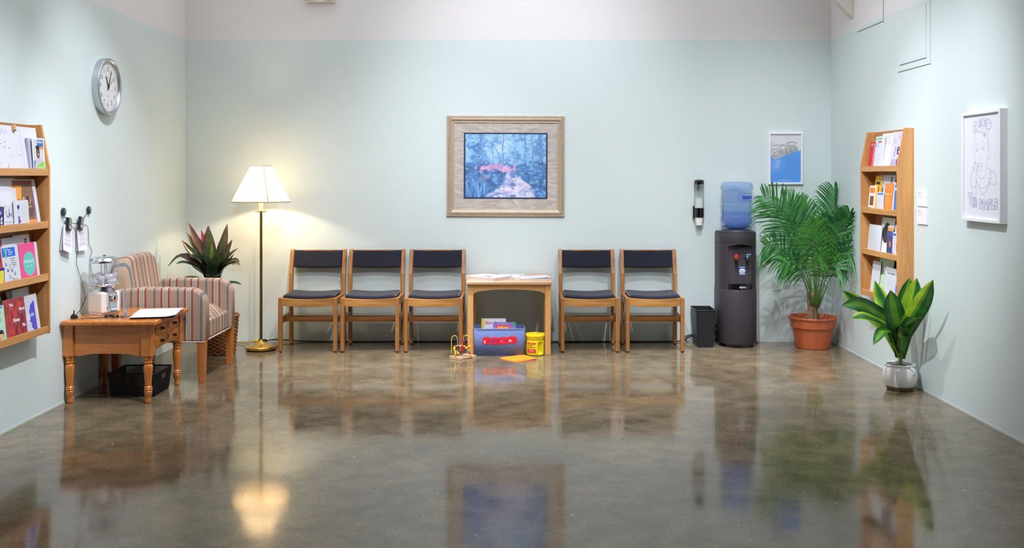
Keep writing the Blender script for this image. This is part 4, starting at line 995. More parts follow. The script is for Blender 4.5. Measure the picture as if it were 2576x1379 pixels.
for i, (p, lab, rx) in enumerate((((174, 569), 'left printed card hanging below a media player, skewed', -.27), ((207, 566), 'right printed card hanging straight below a media player', .0))):
    P_ = wl(*p, .02); mb = MB(); w, h = .125, .165
    M = Matrix.Translation(P_) @ Matrix.Rotation(rx, 4, 'X')
    for k in range(2): mb.grid(lambda u, v: (.001-.004*k+.012*(1-v)**2*(1-k)*(1.4 if i == 0 else .8)-.006, -w/2+w*u, -h+h*v), 6, 8, paper(226, 222, 232), M=M)
    R3 = M.to_3x3(); A = Art(mb, M @ V(.006, -w/2, -h), R3 @ V(0, 1, 0), R3 @ V(-.02, 0, 1).normalized(), .0006)
    A.lines(.02, h-.025, .08, 6, .008, GREY, .0018, 2); A.lines(.02, h-.085, .09, 2, .008, GREY, .0016, 5); A.lines(.015, h-.112, .1, 3, .008, GREY, .0018, 7)
    tag(mb.build('printed_card'), lab, 'card', 'printed cards below the media players')
Yt = 6.3
t1 = [wl(178, 570, .03), wl(189, 580, .012), wl(196, 620, .008), wl(193, 662, .008), wl(204, 702, .01), wl(214, 745, .012), wl(207, 772, .02), V(-2.79, 6.30, .545), V(-2.78, 6.22, .531), V(-2.70, 6.25, .529), V(-2.60, 6.27, .529), V(-2.545, 6.30, .531)]
cord('earphone_cord', 'thin black earphone lead hanging from the left media player down to the end table', t1, .0016, blk, 'earphone leads on the left wall')
t2 = [wl(208, 564, .03), wl(221, 572, .012), wl(224, 612, .008), wl(231, 632, .008), wl(226, 655, .01), wl(232, 690, .014), wl(234, 716, .018), V(-2.80, 6.46, .62), V(-2.79, 6.36, .56), V(-2.745, 6.33, .532), V(-2.66, 6.27, .529), V(-2.60, 6.33, .531)]
cord('earphone_cord', 'thin black earphone lead hanging from the right media player behind the dispenser', t2, .0016, blk, 'earphone leads on the left wall')
t = thing('power_adapter', 'small black adapter plug at the rear left edge of the end table', 'plug', (-2.795, 6.285, .525), .3)
MB().prism([(-.022, 0), (.024, 0), (.018, .016), (-.004, .030), (-.018, .018)], 'Y', -.014, .014, blk).build('body', t, .004); MB().tube([(-.002, 0, .026), (.0, 0, .05)], .004, blk, 8).build('strain_relief', t)
for (x, y, lab) in ((-2.545, 6.31, 'black earbud pair coiled on the end table before the sign holder'), (-2.60, 6.335, 'chrome and black earbud pair lying at the foot of the dispenser')):
    t = thing('earbud_pair', lab, 'earphones', (x, y, .525), .4, 'earbuds on the end table')
    for s in (-1, 1):
        e = MB(); e.ball((s*.012, .004*s, .009), .009, blk, 12, 8, (1.1, 1, 1)); e.build('earbud', t)
    MB().tube([(.018*math.cos(a)*1.2, .013*math.sin(a)-.012, .004+.002*math.sin(3*a)) for a in [2*PI*k/24 for k in range(24)]], .0018, blk, 6, closed=True).build('coil', t)
# ------------------------------------------------------------------ striped armchair
ST = [(0, (196, 164, 140)), (.0, (196, 164, 140))]
def bands(ph=0):
    base = (176, 150, 130); mar = (148, 84, 86); teal = (110, 118, 122); crm = (198, 186, 166); dgr = (84, 96, 88); base2 = (168, 138, 118)
    return [(0, teal), (.085, base), (.30, mar), (.375, base2), (.395, crm), (.455, dgr), (.475, crm), (.525, dgr), (.545, crm), (.60, base2), (.62, mar), (.695, base)]
PER = .160
stX = stripes('striped_cloth_along', 0, bands(), None, PER, .13); stY = stripes('striped_cloth_across', 1, bands(), None, .215, .3)
welt = mat('piping_cord', (214, 190, 176), .8)
legw = wood('armchair_leg', (204, 128, 66), (176, 98, 44), 'Z', .3)
t = thing('armchair', 'armchair in tan maroon and teal striped fabric in the left corner', 'armchair', (-2.47, 7.19, 0))
aw = .365; th = .105; xf_, xr = .335, -.33
arm = [(xr, .28), (xf_-.004, .28), (xf_, .30), (xf_, .50)]
for k in range(11):
    a = PI/2*k/10; arm.append((xf_-.115+.115*math.cos(a), .535+.115*math.sin(a)))
arm += [(-.10, .655), (xr+.06, .64), (xr, .62)]
for s, nm in ((-1, 'near'), (1, 'far')):
    y0, y1 = sorted((s*aw, s*(aw-th)))
    MB().prism(arm, 'Y', y0, y1, stX, sm=False).build('armrest', t, .026, 5, soft=True)
    yy = s*(aw-.006) if s < 0 else s*(aw-.006)
    MB().tube([(x, yy, z) for x, z in [(xr, .283), (xf_-.006, .283)]], .0055, welt, 8).build('piping', t)
w = aw-th
def seat_top(x, y): return .455+.035*(1-(y/w)**2)+.02*math.sin(max(0, min(1, (x+.3)/.6))*PI)-(.05*max(0, (x-.18)/.13)**2)
MB().pad(-.20, .315, -w-.002, w+.002, seat_top, lambda x, y: .33, stY, 24, e=10, pw=.4).build('seat_cushion', t)
MB().box(xr+.01, .318, -w-.002, w+.002, .285, .42, stY).build('seat_front', t, .02, 3, soft=True)
MB().tube([(.320, -aw+.01, .285), (.322, aw-.01, .285)], .0055, welt, 8).build('piping', t)
# backrest: rounded slab raked towards the wall
bo = [(-w-.045, 0)]; rad = .15; top_ = .475
for k in range(13):
    a = PI-PI/2*k/12; bo.append((-w-.045+rad+rad*math.cos(a), top_-rad+rad*math.sin(a)))
for k in range(13):
    a = PI/2-PI/2*k/12; bo.append((w+.045-rad+rad*math.cos(a), top_-rad+rad*math.sin(a)))
bo.append((w+.045, 0))
Mb = Matrix.Translation((-.245, 0, .385)) @ Matrix.Rotation(math.radians(-9), 4, 'Y')
mb = MB(); mb.prism(bo, 'X', -.045, .085, stY, M=Mb); mb.build('backrest', t, .04, 6, soft=True)
for sx in (-1, 1):
    for sy in (-1, 1):
        x0 = (xf_-.062 if sx > 0 else xr+.012); y0 = sy*(aw-.035)-.03
        M = Matrix.Translation((x0, y0, 0))
        MB().box(0, .058, 0, .06, 0, .292, legw, M=M, tx=.008, ty=.008).build('leg', t, .003)
# ------------------------------------------------------------------ leaves
def leaf_mb(mb, spine, width, prof, mats, up=V(0, 0, 1), cup=.18, seg=12, mw=(.25, .5, .75), wav=0.):
    """strap leaf along a curve; mats = materials for the columns across the blade"""
    C = spl(spine, max(2, seg//(len(spine)-1)))
    n = len(C)-1; cols = len(mats); vs = []
    for i, p in enumerate(C):
        u = i/n; tan = (C[min(n, i+1)]-C[max(0, i-1)]).normalized()
        side = tan.cross(up)
        side = side.normalized() if side.length > 1e-4 else V(1, 0, 0)
        nor = side.cross(tan).normalized(); hw = width*prof(u)/2
        for k in range(cols+1):
            v = -1+2*k/cols
            vs.append(p+side*(v*hw)+nor*(abs(v)**1.3*hw*cup*2+wav*hw*math.sin(u*17+2*v)*abs(v)))
    mb.add(vs, [], mats[0], True); o = len(mb.v)-len(vs)
    for i in range(n):
        for k in range(cols):
            m = mats[k](i/n) if callable(mats[k]) else mats[k]
            mb.f.append(tuple(o+x for x in (i*(cols+1)+k, i*(cols+1)+k+1, (i+1)*(cols+1)+k+1, (i+1)*(cols+1)+k))); mb.mi.append(mb.mid(m)); mb.sm.append(True)
    return mb
def leafmat(name, rgb, rough=.35, trans=.25):
    if name in MATS: return MATS[name]
    m, nt, b = newmat(name); c = lin(rgb)
    tc = nt.nodes.new('ShaderNodeTexCoord'); n = nt.nodes.new('ShaderNodeTexNoise'); n.inputs['Scale'].default_value = 12
    r = nt.nodes.new('ShaderNodeValToRGB'); r.color_ramp.elements[0].position = .3; r.color_ramp.elements[1].position = .7
    r.color_ramp.elements[0].color = (*[x*.72 for x in c], 1); r.color_ramp.elements[1].color = (*[min(1, x*1.25) for x in c], 1)
    nt.links.new(tc.outputs['Object'], n.inputs[0]); nt.links.new(n.outputs['Fac'], r.inputs[0]); nt.links.new(r.outputs[0], b.inputs['Base Color'])
    b.inputs['Roughness'].default_value = rough; b.inputs['Coat Weight'].default_value = .15
    tr = nt.nodes.new('ShaderNodeBsdfTranslucent'); nt.links.new(r.outputs[0], tr.inputs[0])
    mx = nt.nodes.new('ShaderNodeMixShader'); mx.inputs[0].default_value = trans
    nt.links.new(b.outputs[0], mx.inputs[1]); nt.links.new(tr.outputs[0], mx.inputs[2]); nt.links.new(mx.outputs[0], nt.nodes['Material Output'].inputs[0])
    MATS[name] = m
    return m
def PW3(px, py, Y): return V((px-1300)*Y/2504, Y, 1.43+(440-py)*Y/2504)
soil = mat('potting_soil', (54, 40, 30), .95, noise=.5, nscale=60, bump=.8, bscale=90)
# ------------------------------------------------------------------ red-edged plant in a wicker basket behind the armchair
def wicker_mat():
    m, nt, b = newmat('wicker')
    tc = nt.nodes.new('ShaderNodeTexCoord'); n = nt.nodes.new('ShaderNodeTexNoise'); n.inputs['Scale'].default_value = 55
    r = nt.nodes.new('ShaderNodeValToRGB'); r.color_ramp.elements[0].position = .3; r.color_ramp.elements[1].position = .7
    r.color_ramp.elements[0].color = (*lin((112, 64, 34)), 1); r.color_ramp.elements[1].color = (*lin((172, 112, 66)), 1)
    nt.links.new(tc.outputs['Object'], n.inputs[0]); nt.links.new(n.outputs['Fac'], r.inputs[0]); nt.links.new(r.outputs[0], b.inputs['Base Color']); b.inputs['Roughness'].default_value = .55
    return m
wick = wicker_mat()
t = thing('cordyline_plant', 'red-edged dark leafy plant in a brown wicker basket behind the armchair', 'plant', (-2.375, 7.97, 0))
mb = MB(); nst = 26
for row in range(20):
    z = .012+row*.0145; r = .113+.026*(z/.3)
    ring = [((r+.0045*math.cos(nst/2*a*1.0+PI*(row % 2)))*math.cos(a)*1, (r+.0045*math.cos(nst/2*a+PI*(row % 2)))*math.sin(a), z) for a in [2*PI*k/104 for k in range(104)]]
    mb.tube(ring, .0072, wick, 6, closed=True)
mb.lathe([(0, .004), (.112, .004), (.108, .01), (.130, .295), (.12, .295), (.1, .02), (0, .02)], wick, 40); bk = mb.build('wicker_basket', t)
MB().tube([(.143*math.cos(a), .143*math.sin(a), .306+.004*math.sin(13*a)) for a in [2*PI*k/80 for k in range(80)]], .0105, wick, 8, closed=True).build('braided_rim', bk)
MB().disc(.128, .27, soil, 36).build('soil', t)
mb = MB()
for dx, dy in ((0, 0), (.02, -.015), (-.022, .01)): mb.tube(spl([(dx, dy, .26), (dx*1.5-.02, dy, .42), (dx*2-.04, dy, .60)], 5), .009, mat('cane_stem', (120, 104, 80), .8), 8)
mb.build('stem', t)
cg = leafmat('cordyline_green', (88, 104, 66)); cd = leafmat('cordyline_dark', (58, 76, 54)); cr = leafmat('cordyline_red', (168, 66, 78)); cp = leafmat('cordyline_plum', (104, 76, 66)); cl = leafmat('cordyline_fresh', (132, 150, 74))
lanc = lambda u: max(.04, min(1, .22+1.6*u)*(1 if u < .5 else max(.03, 1-((u-.5)/.5)**1.9)))
base = V(-2.375, 7.97, 0)
# tip px, tip py, tip depth, root py, width, kind, droop
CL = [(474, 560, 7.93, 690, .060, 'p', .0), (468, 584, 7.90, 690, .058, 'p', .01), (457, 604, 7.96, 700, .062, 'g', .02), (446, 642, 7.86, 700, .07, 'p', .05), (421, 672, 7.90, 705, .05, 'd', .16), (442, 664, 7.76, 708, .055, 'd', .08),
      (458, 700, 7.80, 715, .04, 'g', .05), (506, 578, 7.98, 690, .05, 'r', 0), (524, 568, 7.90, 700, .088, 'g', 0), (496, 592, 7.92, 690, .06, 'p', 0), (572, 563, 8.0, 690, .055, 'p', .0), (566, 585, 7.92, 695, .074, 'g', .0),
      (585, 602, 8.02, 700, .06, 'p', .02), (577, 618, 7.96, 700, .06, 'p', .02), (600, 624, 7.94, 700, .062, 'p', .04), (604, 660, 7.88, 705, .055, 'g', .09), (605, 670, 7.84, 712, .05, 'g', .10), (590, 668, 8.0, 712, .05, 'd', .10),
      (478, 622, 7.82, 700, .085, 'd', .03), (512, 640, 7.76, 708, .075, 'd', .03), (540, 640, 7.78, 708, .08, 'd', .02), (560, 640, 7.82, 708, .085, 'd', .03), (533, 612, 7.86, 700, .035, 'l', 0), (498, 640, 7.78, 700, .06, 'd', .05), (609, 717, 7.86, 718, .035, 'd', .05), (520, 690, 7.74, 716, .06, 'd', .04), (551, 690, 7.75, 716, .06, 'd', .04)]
rl_ = random.Random(21)
for _ in range(14):
    CL.append((rl_.uniform(462, 596), rl_.uniform(606, 672), rl_.uniform(7.84, 8.12), 704, rl_.uniform(.05, .065), rl_.choice('ggdp'), rl_.uniform(.02, .06)))
for i, (px, py, Y, rp, wd, k, dr) in enumerate(CL):
    tip = PW3(px, py, Y)-base; root = V(-.05+.02*math.sin(i*2.1), .012*math.cos(i*3), 1.43+(440-rp)*7.97/2504-.10)
    d = tip-root; hor = V(d.x, d.y, 0)
    p1 = root+d*.35+V(0, 0, dr*.9+.02)-hor*.08; p2 = root+d*.72+V(0, 0, dr*.9)
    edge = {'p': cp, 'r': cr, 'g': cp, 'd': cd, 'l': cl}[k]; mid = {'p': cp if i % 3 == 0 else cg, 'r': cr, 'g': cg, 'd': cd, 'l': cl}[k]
    tipc = lambda u, mid=mid, k=k: cr if (u > .88 and k in 'pgr') else mid
    edc = lambda u, edge=edge, mid=mid, k=k: edge if (u > .55 or k == 'r') else mid
    mb = MB(); m2 = [mid]*4
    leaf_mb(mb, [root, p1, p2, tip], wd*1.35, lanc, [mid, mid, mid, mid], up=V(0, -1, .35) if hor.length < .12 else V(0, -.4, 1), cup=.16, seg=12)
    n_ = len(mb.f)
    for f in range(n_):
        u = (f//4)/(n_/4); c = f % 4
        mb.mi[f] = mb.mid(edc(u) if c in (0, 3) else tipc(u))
    mb.build('leaf', t)
# ------------------------------------------------------------------ wooden literature racks
RK = ((216, 160, 98), (186, 124, 66)); rkZ = wood('rack_side', *RK, 'Z', .45); rkY = wood('rack_ledge', *RK, 'Y', .45); rkB = wood('rack_back', (186, 128, 76), (154, 98, 54), 'Y', .5)
def make_rack(label, sg, wallx, y0, y1, z0):
    """sg = +1: stands out from the left wall towards +X; -1: from the right wall. Four sloping pockets."""
    t = thing('magazine_rack', label, 'rack', (wallx, y0, z0)); W = y1-y0; D = .112
    def bx(mb, a, b, ya, yb, za, zb, m): x0, x1 = sorted((sg*a, sg*b)); mb.box(x0, x1, ya, yb, za, zb, m); return mb
    for ya in (0, W-.018):
        MB().prism([(0, 0), (sg*D, 0), (sg*D, .972), (sg*.064, 1.215), (0, 1.215)], 'Y', ya, ya+.018, rkZ).build('side_panel', t, .0015)
    bx(MB(), 0, .008, .018, W-.018, .0, 1.213, rkB).build('back_panel', t)
    for k in range(4):
        z = .004+.305*k
        bx(MB(), .008, D-.016, .018, W-.018, z, z+.012, rkY).build('shelf', t)
        bx(MB(), D-.016, D-.003, .018, W-.018, z, z+.041, rkY).build('ledge', t, .002)
    return t
LZ, RZ = .506, .534
make_rack('wooden magazine rack on the left wall, cut off by the picture edge', 1, XL, 5.085, 5.815, LZ)
make_rack('wooden magazine rack on the right wall above the striped-leaf plant', -1, XR, 6.742, 7.472, RZ)
def leaflet(side, pocket, y0, y1, H, b, tp, label, cover, art=None, th=.004, name='leaflet', cat='leaflet', edge=None, curl=0.):
    """sheet standing in a pocket: b = distance of its foot from the wall, tp = of its head"""
    sg, wx, z0 = (1, XL, LZ) if side == 'L' else (-1, XR, RZ)
    z = z0+.305*pocket+.0165
    H += .032; b = .075+(b-.054)*.57; tp += .024
    O = V(wx+sg*b, y0 if side == 'L' else y1, z); R = V(0, 1 if side == 'L' else -1, 0)
    dx = b-tp; L = math.sqrt(H*H+dx*dx); U = V(-sg*dx, 0, H)/L; N = R.cross(U).normalized(); w = y1-y0
    mb = MB(); n = 6 if curl else 1; edge = edge or cover
    def fp(u, v, d): return O+R*(w*u)+U*(L*v)-N*d+N*(curl*(1-(2*u-1)**2)*v if curl else 0)
    if curl:
        mb.grid(lambda u, v: fp(u, v, 0), 8, 6, cover); mb.grid(lambda u, v: fp(1-u, v, th), 8, 6, edge)
    else:
        c = [fp(0, 0, 0), fp(1, 0, 0), fp(1, 1, 0), fp(0, 1, 0), fp(0, 0, th), fp(1, 0, th), fp(1, 1, th), fp(0, 1, th)]
        mb.add(c, [(0, 1, 2, 3)], cover); mb.add(c, [(7, 6, 5, 4), (0, 4, 5, 1), (1, 5, 6, 2), (2, 6, 7, 3), (3, 7, 4, 0)], edge)
    if art: art(Art(mb, O, R, U, .0003), w, L)
    o = mb.build(name); return tag(o, label, cat, 'leaflets in the left-hand rack' if side == 'L' else 'leaflets in the right-hand rack')
W_ = paper(216, 218, 226); W2 = paper(204, 206, 214); G1 = paper(196, 196, 200); navyp = paper(40, 40, 150); vio = paper(92, 84, 200); orp = paper(236, 160, 74)
# --- left rack, top pocket
def a(A, w, h):
    r = random.Random(8)
    for k, ch in enumerate('FEELS'): A.text(ch, w*.14+k*.020, h*.84-(k % 2)*.006, .032, paper(150, 154, 186), bold=-.01)
    for k in range(17):
        x, y, an, l = r.uniform(.06, .56)*w, r.uniform(.04, .72)*h, r.uniform(0, 3.1), r.uniform(.006, .022); A.line([(x, y), (x+l*math.cos(an), y+l*math.sin(an))], .0032 if k % 2 else .0018, paper(70, 66, 120) if k % 2 else paper(170, 172, 192))
    A.line([(.62*w, 0), (.60*w, h)], .0015, G1)
leaflet('L', 3, 5.285, 5.785, .232, .058, .014, 'large white sheet with hand-drawn marks in the top pocket of the left rack', W_, a, .004)
leaflet('L', 3, 5.10, 5.31, .205, .066, .022, 'white sheet with dark blue edge, left in the top pocket of the left rack', W_, lambda A, w, h: A.rect(w-.012, 0, .012, h, navyp), .004)
t = thing('binder_clip', 'tan clip gripping the top of the sheet with hand-drawn marks', 'clip', (XL+.044, 5.52, LZ+.305*3+.272)); MB().box(-.008, .010, -.012, .012, -.016, .016, paper(222, 170, 120)).build('grip', t, .002); MB().box(.009, .012, -.009, .009, -.02, -.014, iron).build('jaw', t)
def a(A, w, h):
    A.rect(.008, .008, w-.016, h-.016, paper(200, 204, 210)); A.rect(.40*w, .76*h, .52*w, .20*h, paper(46, 110, 180)); A.rect(.62*w, .68*h, .3*w, .08*h, paper(220, 140, 100))
    A.rect(.06*w, .06*h, .3*w, .30*h, paper(60, 130, 190)); A.poly([(.12*w, .2*h), (.3*w, .46*h), (.6*w, .46*h), (.88*w, .30*h), (.8*w, .06*h), (.2*w, .06*h)], paper(196, 190, 196))
    A.ell(.44*w, .60*h, .15*w, .17*h, paper(122, 74, 60)); A.ell(.43*w, .73*h, .17*w, .065*h, paper(34, 28, 30)); A.rect(.37*w, .43*h, .16*w, .08*h, paper(112, 66, 54)); A.ell(.46*w, .535*h, .06*w, .014*h, paper(240, 230, 226)); A.ell(.38*w, .62*h, .02*w, .01*h, INK); A.ell(.50*w, .62*h, .02*w, .01*h, INK)
    A.poly([(.10*w, .01), (.94*w, .01), (.94*w, .34*h), (.6*w, .30*h), (.3*w, .18*h)], paper(136, 206, 88)); A.lines(.40*w, .16*h, .48*w, 4, .009, wht, .0022); A.text('Advance', .42*w, .86*h, .018, wht, fit=.44*w, bold=.02); A.text('Directives', .30*w, .92*h, .012, paper(180, 210, 230), fit=.58*w)
leaflet('L', 3, 5.655, 5.796, .172, .086, .056, 'brochure with a smiling man and green corner in the top pocket of the left rack', wht, a, .002)
leaflet('L', 3, 5.635, 5.78, .170, .072, .042, 'thick stack of pale brochures just behind the smiling man brochure', paper(186, 188, 206), None, .014, name='leaflet_stack', edge=paper(176, 178, 196))
# --- second pocket
def a(A, w, h):
    A.rect(0, .02*h, .86*w, .96*h, paper(238, 164, 80)); A.rect(0, .88*h, .86*w, .10*h, paper(150, 84, 60)); A.poly([(.42*w, .9*h), (.30*w, .5*h), (.36*w, .16*h), (.80*w, .16*h), (.86*w, .5*h), (.84*w, .9*h)], paper(140, 104, 80))
    A.ell(.62*w, .40*h, .17*w, .19*h, paper(104, 82, 74)); A.ell(.64*w, .56*h, .07*w, .075*h, paper(200, 150, 110)); A.ell(.60*w, .58*h, .06*w, .08*h, paper(60, 50, 56)); A.ell(.22*w, .52*h, .10*w, .08*h, paper(176, 120, 70)); A.ell(.42*w, .58*h, .05*w, .06*h, paper(210, 160, 110)); A.ell(.40*w, .46*h, .1*w, .1*h, paper(96, 74, 66))
    A.line([(.46*w, .60*h), (.55*w, .42*h), (.72*w, .44*h)], .012, paper(176, 136, 104)); A.poly([(.30*w, .1*h), (.36*w, .34*h), (.50*w, .16*h), (.44*w, .08*h)], paper(240, 224, 206)); A.rect(0, .02*h, .86*w, .12*h, paper(240, 156, 90)); A.text('COMMUNITY', .36*w, .055*h, .014, paper(190, 110, 60), fit=.34*w); A.rect(.83*w, .14*h, .03*w, .62*h, vio)
leaflet('L', 2, 5.49, 5.762, .240, .070, .018, 'orange cover magazine with sepia figures in the second pocket of the left rack', W_, a, .006, 'magazine', 'magazine', PAGES)
leaflet('L', 2, 5.17, 5.545, .245, .060, .012, 'wide curled white sheet behind the flyers in the second pocket of the left rack', W_, None, .003, curl=.014)
def a(A, w, h):
    A.text('What you need', .18*w, .17*h, .014, paper(84, 84, 140), fit=.55*w); A.text('to know about', .2*w, .11*h, .012, paper(84, 84, 140), fit=.6*w); A.text('consent', .22*w, .05*h, .012, paper(84, 84, 140), fit=.4*w)
    for q in ((.30, .40, .04, .10), (.48, .42, .05, .10), (.60, .36, .04, .07), (.38, .32, .10, .03), (.70, .30, .05, .03)): A.ell(q[0]*w, q[1]*h, q[2]*w, q[3]*h, paper(150+int(60*q[3]*5), 150+int(60*q[3]*5), 176))
    A.ell(.47*w, .36*h, .03*w, .05*h, navyp); A.ell(.58*w, .36*h, .02*w, .03*h, navyp); A.line([(.28*w, .62*h), (.28*w, .52*h)], .004, GREY); A.rect(.02*w, .6*h, .7*w, .34*h, paper(226, 228, 238))
leaflet('L', 2, 5.32, 5.50, .190, .078, .042, 'white flyer with a small ink picture in the second pocket of the left rack', W_, a, .002)
def a(A, w, h):
    A.ell(.30*w, .76*h, .08*w, .085*h, paper(50, 44, 140)); A.rect(.29*w, .60*h, .035*w, .12*h, paper(120, 120, 180)); A.poly([(.24*w, .62*h), (.38*w, .62*h), (.36*w, .42*h), (.28*w, .42*h)], paper(206, 208, 226)); A.poly([(.27*w, .44*h), (.37*w, .44*h), (.36*w, .16*h), (.26*w, .16*h)], paper(84, 80, 170)); A.ell(.38*w, .26*h, .05*w, .04*h, paper(70, 64, 150)); A.line([(.36*w, .7*h), (.46*w, .86*h)], .002, GREY)
    A.lines(.46*w, .84*h, .48*w, 4, .013, G1, .0016, 2); A.lines(.48*w, .52*h, .44*w, 6, .009, G1, .0015, 4)
leaflet('L', 2, 5.440, 5.604, .125, .086, .060, 'small leaflet with a purple-haired standing figure in the second pocket of the left rack', W_, a, .003)
def a(A, w, h):
    r = random.Random(2)
    for k in range(26): A.ell(r.uniform(.1, .9)*w, r.uniform(.05, .95)*h, r.uniform(.004, .012), r.uniform(.003, .010), paper(214, 220, 226) if k % 3 else paper(110, 108, 190), 10)
leaflet('L', 2, 5.17, 5.325, .095, .085, .068, 'dark blue patterned card at the left of the second pocket of the left rack', paper(50, 48, 110), a, .003)
# --- third pocket
def a(A, w, h):
    A.rect(.60*w, .74*h, .07, .0025, INK); A.lines(.05*w, .66*h, .6*w, 3, .008, GREY, .002); A.rect(.66*w, .80*h, .028, .030, paper(120, 90, 90)); A.rect(.70*w, .81*h, .016, .018, paper(60, 40, 46)); A.rect(.67*w, .85*h, .026, .006, paper(190, 170, 160))
leaflet('L', 1, 5.52, 5.705, .232, .058, .014, 'white letter with small brown crest, back of the third pocket of the left rack', W_, a, .003)
leaflet('L', 1, 5.36, 5.535, .225, .060, .018, 'plain white sheet at the back of the third pocket of the left rack', W_, lambda A, w, h: A.rect(.9*w, .82*h, .003, .006, INK), .003)
leaflet('L', 1, 5.24, 5.385, .225, .062, .020, 'red booklet standing left in the third pocket of the left rack', paper(226, 66, 66), lambda A, w, h: (A.rect(.2*w, .0, .05*w, h, W_), A.rect(.05*w, .0, .08*w, h, paper(190, 60, 130)), A.rect(w-.008, 0, .008, h, paper(92, 50, 140))), .010)
def a(A, w, h):
    A.rect(.03*w, .73*h, .78*w, .23*h, paper(28, 112, 226)); g = paper(150, 206, 140); A.line([(.13*w, .93*h), (.24*w, .84*h), (.35*w, .94*h)], .008, g); A.line([(.24*w, .86*h), (.25*w, .66*h)], .012, g); A.ell(.24*w, .92*h, .03*w, .015*h, g)
    for k, s in enumerate(('FROM', 'COVERAGE', 'TO CARE')): A.text(s, .38*w, (.88-.055*k)*h, .011, wht, fit=(.16, .28, .24)[k]*w, bold=.02)
    for k, s in enumerate(('A Roadmap', 'to Better', 'Care and a', 'Healthier', 'You')): A.text(s, (.46+.03*k)*w, (.66-.055*k)*h, .014, paper(70, 74, 130), fit=(.30, .24, .30, .26, .11)[k]*w)
    for x, y, c in ((.14, .50, (70, 110, 220)), (.36, .46, (150, 206, 160)), (.22, .36, (70, 60, 60)), (.46, .34, (126, 100, 200)), (.62, .24, (70, 136, 214)), (.32, .18, (90, 170, 214)), (.50, .08, (170, 90, 150)), (.70, .06, (214, 110, 180))): A.rect(x*w, y*h, .09*w, .09*h, paper(*c)); A.ell((x+.045)*w, (y+.055)*h, .022*w, .02*h, W2)
    A.line([(.2*w, .46*h), (.4*w, .40*h), (.3*w, .28*h), (.55*w, .18*h), (.85*w, .14*h)], .003, paper(200, 224, 196))
leaflet('L', 1, 5.352, 5.53, .182, .074, .036, 'white brochure with blue header and green figure, third pocket of the left rack', W_, a, .006)
def a(A, w, h):
    A.rect(0, 0, .86*w, h, paper(238, 88, 146)); A.rect(0, 0, .02*w, h, paper(130, 60, 110)); A.ell(.50*w, .46*h, .31*w, .31*h, W2, 40); A.ell(.50*w, .46*h, .30*w, .302*h, paper(104, 204, 196), 40); A.text('IF YOU DO IT', .5*w, .49*h, .02, wht, fit=.5*w, center=True, bold=.03); A.text('love carefully', .5*w, .38*h, .012, wht, fit=.3*w, center=True)
leaflet('L', 1, 5.53, 5.745, .186, .074, .038, 'pink brochure with a turquoise oval in the third pocket of the left rack', W_, a, .010, edge=PAGES)
leaflet('L', 1, 5.20, 5.327, .075, .086, .070, 'short yellow card with blue edge in the third pocket of the left rack', paper(240, 226, 70), lambda A, w, h: (A.rect(0, .86*h, w, .14*h, navyp), A.rect(w-.006, 0, .006, h, navyp), A.lines(.02, .7*h, .09, 5, .01, paper(200, 180, 60), .0015)), .003)
# --- bottom pocket
leaflet('L', 0, 5.455, 5.695, .235, .056, .014, 'grey stapled sheets at the back of the bottom pocket of the left rack', G1, lambda A, w, h: (A.lines(.40*w, .82*h, .3*w, 3, .022, GREY, .002, 3), A.poly([(0, 0), (.28*w, 0), (.20*w, .6*h), (.26*w, h), (0, h)], paper(110, 112, 124))), .006)
leaflet('L', 0, 5.16, 5.385, .215, .056, .022, 'dark booklet with large black letters, back of the bottom pocket of the left rack', paper(120, 108, 92), lambda A, w, h: (A.rect(.55*w, .62*h, .32*w, .3*h, paper(150, 166, 156)), A.text('th', .56*w, .68*h, .085, INK, fit=.34*w, bold=.03)), .006)
def face(A, x, y, s, skin, hair, coat_):
    lo = max(.002, y-3.4*s); A.poly([(x-1.5*s, lo), (x-1.3*s, y-1.6*s), (x-.4*s, y-1.1*s), (x+.4*s, y-1.1*s), (x+1.3*s, y-1.6*s), (x+1.5*s, lo)], coat_); A.ell(x, y+.15*s, 1.12*s, 1.25*s, hair); A.ell(x, y-.1*s, .85*s, 1.05*s, skin); A.poly([(x-.9*s, y+.35*s), (x+.9*s, y+.35*s), (x+.6*s, y+1.1*s), (x-.6*s, y+1.1*s)], hair)
    for q in (-.33, .33): A.ell(x+q*s, y-.05*s, .13*s, .10*s, INK, 8)
    A.line([(x-.25*s, y-.62*s), (x, y-.70*s), (x+.25*s, y-.62*s)], .1*s, paper(170, 60, 60))
def a(A, w, h):
    A.rect(0, .93*h, .9*w, .05*h, paper(90, 140, 214)); A.text('Teens', .42*w, .80*h, .03, INK, fit=.36*w); A.text('and', .46*w, .70*h, .026, INK, fit=.16*w); A.text('Sex', .48*w, .60*h, .03, INK, fit=.28*w)
    face(A, .52*w, .42*h, .020, paper(206, 160, 120), paper(70, 50, 40), paper(150, 170, 170)); face(A, .24*w, .26*h, .020, paper(226, 180, 136), paper(60, 40, 50), paper(170, 70, 90)); face(A, .72*w, .24*h, .022, paper(240, 200, 140), paper(60, 34, 50), paper(90, 100, 190))
leaflet('L', 0, 5.19, 5.362, .175, .082, .046, 'pale green leaflet with three cartoon faces in the bottom pocket of the left rack', paper(188, 226, 200), a, .004)
def a(A, w, h):
    A.rect(0, .74*h, w, .2*h, paper(232, 206, 80)); A.rect(0, .93*h, w, .05*h, paper(90, 140, 190)); A.text('Voices', .3*w, .92*h, .02, navyp, fit=.5*w); A.ell(.72*w, .60*h, .13*w, .10*h, paper(30, 24, 28)); A.ell(.74*w, .54*h, .08*w, .07*h, paper(110, 70, 56)); A.poly([(.5*w, .05*h), (.6*w, .46*h), (.84*w, .46*h), (.94*w, .05*h)], paper(120, 150, 176))
